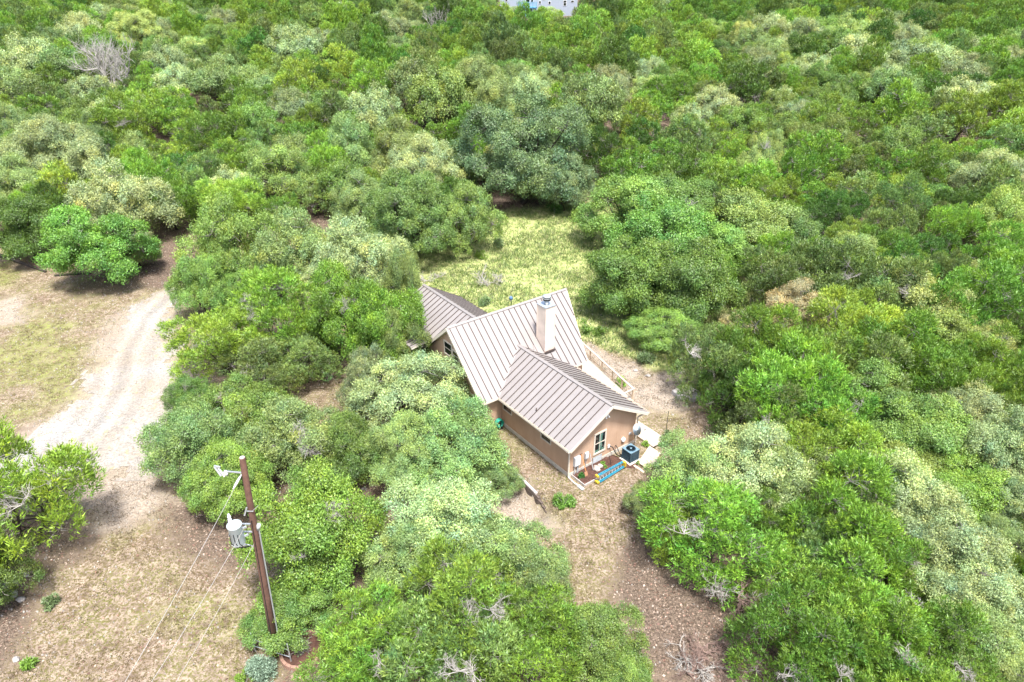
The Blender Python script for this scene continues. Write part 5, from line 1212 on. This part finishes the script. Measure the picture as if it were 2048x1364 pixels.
x, y, z = ground_at(532, 1345); sv2 = tag(empty('silver_shrub', (x, y, z)), 'silvery green shrub in front of the utility pole at the bottom edge', 'shrub'); leafy('leaves', sv2, 5200, 1.15, 1.3, .10, .05, PAL['sv'], 12); stems(sv2, 10, 1, 1.1, seed=6)
x, y, z = ground_at(492, 1368); s3 = tag(empty('shrub', (x, y, z)), 'small bright shrub left of the silvery one at the bottom edge', 'shrub'); leafy('leaves', s3, 1500, .6, .8, .12, .06, PAL['eb'], 13); stems(s3, 6, .5, .7, seed=7)
x, y, z = ground_at(598, 1352); tag(link('paver_stone', rock_mesh('paver_stone', 8, .42, .3, .1, plain('paver_brown', (.27, .19, .14), .9, var=.2)),), 'flat brown stone at the foot of the pipe frame', 'stone').location = (x, y, z + .03)

# loose wood, stones, brush
def logthing(name, p0, p1, r0, r1, label, cat, mat):
    a = ground_at(*p0); b = ground_at(*p1); A = Vector((0, 0, r0)); Bv = Vector((b[0] - a[0], b[1] - a[1], b[2] - a[2] + r1)); o = tag(empty(name, a), label, cat)
    MB().tube([A, A.lerp(Bv, .35) + Vector((.1, .12, .02)), A.lerp(Bv, .7) + Vector((-.08, .1, 0)), Bv], [r0, r0 * .9, r1 * 1.1, r1], 9).build('trunk', [mat], o, True)
    m = MB()
    for t, dx_, dz_ in ((.5, .6, .5), (.75, -.5, .7)): m.tube([A.lerp(Bv, t), A.lerp(Bv, t) + Vector((dx_, .4, dz_))], [r1 * .6, r1 * .25], 6)
    m.build('branch_stub', [mat], o)
logthing('fallen_log', (-20, 508), (92, 545), .22, .14, 'long dark fallen log at the top left of the lawn', 'log', M_BARK)
logthing('fallen_log', (110, 553), (182, 548), .12, .08, 'thinner dark log under the bright green bushy oak', 'log', M_BARK)
logthing('fallen_log', (385, 505), (402, 470), .08, .05, 'thin dark branch lying on the brown track', 'branch', M_BARK)
x, y, z = ground_at(425, 462); wp = tag(empty('woodpile', (x, y, z), .3), 'untidy pile of grey logs at the end of the brown track', 'woodpile')
for k in range(16):
    r_2 = .07 + .05 * rr.random(); yy = (k % 6) * .24 - .6; zz = .1 + (k // 6) * .2; a = rr.uniform(-.15, .15)
    MB().tube([(-1.9 + rr.uniform(-.4, .3), yy - a, zz), (1.9 + rr.uniform(-.4, .3), yy + a, zz + rr.uniform(0, .1))], [r_2, r_2 * .8], 8).build('log', [M_TWIG], wp, True)
x, y, z = ground_at(404, 448); tl = tag(empty('plastic_tub', (x, y, z)), 'small teal plastic tub beside the woodpile', 'tub'); MB().lathe([(.01, .0), (.28, 0), (.36, .55), (.38, .57), (.33, .55), (.27, .08), (.01, .06)], (0, 0, .05), 16).build('tub', [plain('teal_plastic', (.02, .26, .20), .5)], tl, True)
def brush(px, py, label, meshes, sc, n, mat=None, seed=0, flat=.5):
    x, y, z = ground_at(px, py); o = tag(empty('brush_pile', (x, y, z + .05)), label, 'brush pile'); r = random.Random(seed)
    for k in range(n):
        f = link('branch_tangle', meshes[k % len(meshes)], o); f.location = (r.uniform(-.8, .8) * sc, r.uniform(-.5, .5) * sc, r.uniform(0, .15)); f.rotation_euler = (r.uniform(-.7, .7), r.uniform(-.7, .7), r.uniform(0, 6)); f.scale = (sc, sc, sc * flat)
brush(1385, 1335, 'brown pile of cut brush at the bottom edge right of centre', [FANP, FAN[0], FANP], 1.1, 7, seed=2)
brush(985, 566, 'grey fallen branch sprawling in the grass behind the roof', [FAN[0], FAN[1]], 1.7, 3, seed=3, flat=.4)
brush(862, 560, 'small heap of grey twigs behind the left end of the roof', [FAN[2]], 1.2, 2, seed=4, flat=.4)
brush(1410, 1300, 'loose rusty twigs above the brush pile at the bottom edge', [FANP], .9, 3, seed=5, flat=.3)
M_RK = plain('limestone_rock', (.30, .28, .26), .9, var=.25, scale=4, bump=.6)
for i, (px, py, s, lb) in enumerate(((25, 1190, .35, 'largest pale boulder in the rocky patch at the left edge'), (12, 1172, .25, 'pale boulder behind the largest one at the left edge'), (42, 1200, .25, 'pale boulder right of the largest one at the left edge'), (30, 1165, .2, 'small pale stone at the top of the rocky patch at the left edge'), (52, 1152, .22, 'pale stone nearest the juniper in the left rocky patch'),
                                     (32, 1320, .22, 'pale stone alone near the bottom left corner'), (1497, 1148, .2, 'pale stone in the gap under the junipers at lower right'), (1560, 1150, .16, 'small stone in the gap under the junipers at lower right'), (1742, 596, .3, 'grey boulder among the junipers behind the beige oak'), (1271, 742, .22, 'pale stone left of the path beyond the deck'), (1296, 752, .26, 'larger pale stone on the path beyond the deck'),
                                     (1345, 830, .12, 'small brown stone beyond the walkway'), (1000, 985, .25, 'white stone at the left of the gravel patch below the timbers'), (728, 978, .22, 'stone on the dark litter between the black trunks'), (640, 1222, .14, 'small stone right of the brick planter ring'), (620, 1290, .1, 'pale stone inside the brick planter ring'))):
    x, y, z = ground_at(px, py); o = link('boulder', rock_mesh('boulder', 50 + i, s, s * .8, s * .6, M_RK)); o.location = (x, y, z + s * .2); tag(o, lb, 'boulder')
M_MLEAF = PAL['ol']
for i, (px, py, s, lb) in enumerate(((970, 612, .9, 'small round dark shrub in the dry grass left of the ridge'), (1170, 662, 1.0, 'small shrub right of the roof at the meadow edge'), (1198, 668, .9, 'thin dark sapling at the meadow edge right of the roof'), (1288, 726, 1.1, 'dark grey-green shrub on the meadow edge beyond the deck'), (1240, 775, .8, 'low green plant under the deck rail'),
                                     (995, 490, 1.2, 'dark shrub at the left side of the meadow'), (965, 515, 1.0, 'bright shrub under the olive oak at the meadow'), (1110, 428, 1.3, 'bright green bush at the foot of the huge rounded live oak'), (1335, 885, .8, 'green shrub at the end of the timber walkway'), (690, 448, 1.2, 'low green bush by the brown ground above the oaks'), (105, 1210, .5, 'green grass clump near the left rocky patch'), (60, 1330, .5, 'green tuft near the bottom left corner'))):
    x, y, z = ground_at(px, py); t = tag(empty('shrub', (x, y, z)), lb, 'shrub'); leafy('leaves', t, int(900 * s), s, s * 1.1, .17, .08, [PAL['od'], PAL['eb'], PAL['jd'], PAL['od'], PAL['eb']][i % 5], 20 + i); stems(t, 6, s * .8, s, seed=i)

# ------------------------------------------------------------------ far buildings
def far_at(px, py, y): dx, dy, dz = raydir(px, py); t = y / dy; return t * dx, CAM_H + t * dz
hy = 200.; x0, zt = far_at(1005, 13, hy); x1, _ = far_at(1150, 13, hy); gz0 = float(hgt((x0 + x1) / 2, hy)) 
fh = tag(empty('white_house', ((x0 + x1) / 2, hy, gz0 - .5)), 'white house with a blue railed deck half hidden by trees at the top edge', 'house')
M_FW = plain('far_white_siding', (.30, .34, .40), .7, var=.05); M_FB = plain('far_blue_paint', (.10, .28, .42), .6)
W2 = (x1 - x0) / 2 + .6; H2 = 7.4
MB().box(-W2, W2, 0, 9, 0, H2).build('wall', [M_FW], fh)
prism = MB(); prism.add([(-W2 - .5, -.6, H2), (W2 + .5, -.6, H2), (W2 + .5, 9.6, H2), (-W2 - .5, 9.6, H2), (-W2 - .5, 4.5, H2 + 2.3), (W2 + .5, 4.5, H2 + 2.3)], [(0, 1, 5, 4), (2, 3, 4, 5), (0, 4, 3), (1, 2, 5), (0, 3, 2, 1)]).build('roof', [plain('far_roof', (.22, .2, .19), .8)], fh)
PXM = (x1 - x0) / 145.
def fx(px): return (px - 1077.5) * PXM
zrel = lambda py: far_at(1077, py, hy)[1] - (gz0 - .5)
for (a, b, t, bt) in ((1011, 1015, -2, 2), (1078, 1081.5, 2, 7), (1097, 1101, 3, 8), (1127, 1132, 1, 5), (1127, 1132, 6, 11), (1142, 1147, 1, 4), (1052, 1059, -6, 5), (1062, 1066, -4, 4), (1086, 1089, -5, 0), (1020, 1024, -8, -3)):
    zb, zt_ = sorted((zrel(bt), zrel(t))); f = MB().box(fx(a) - .08, fx(b) + .08, -.06, 0, zb - .08, zt_ + .08).build('window', [M_WHITE], fh); MB().box(fx(a), fx(b), -.08, -.05, zb, zt_).build('pane', [M_GLASS], f)
zd = zrel(13)
dk2 = MB().box(fx(1036), fx(1073), -3, 0, zd - .25, zd).build('deck', [M_FB], fh)
for q in np.linspace(1037, 1072, 6): MB().box(fx(q) - .06, fx(q) + .06, -3, -2.88, -1, zd + 1.25).build('post', [M_FB], dk2)
for zz in (.25, .55, .85, 1.15): MB().box(fx(1036), fx(1073), -2.98, -2.9, zd + zz - .05, zd + zz + .05).build('rail', [M_FB], dk2)
x2, z2 = far_at(1222, 2, 205.); sd = tag(empty('far_shed', (x2, 205, float(hgt(x2, 205)) - .4)), 'low building with a brown roof at the top edge right of the white house', 'shed')
hh = z2 - float(hgt(x2, 205)) + .2
MB().box(-4.5, 4.5, 0, 6, 0, max(hh, 2)).build('wall', [M_FW], sd); MB().add([(-5, -.5, hh), (5, -.5, hh), (5, 6.5, hh), (-5, 6.5, hh), (-5, 3, hh + 1.4), (5, 3, hh + 1.4)], [(0, 1, 5, 4), (2, 3, 4, 5), (0, 4, 3), (1, 2, 5), (0, 3, 2, 1)]).build('roof', [plain('shed_roof', (.2, .13, .1), .8)], sd)
print('objects', len(bpy.data.objects), 'tris unique', sum(len(m.polygons) for m in bpy.data.meshes))
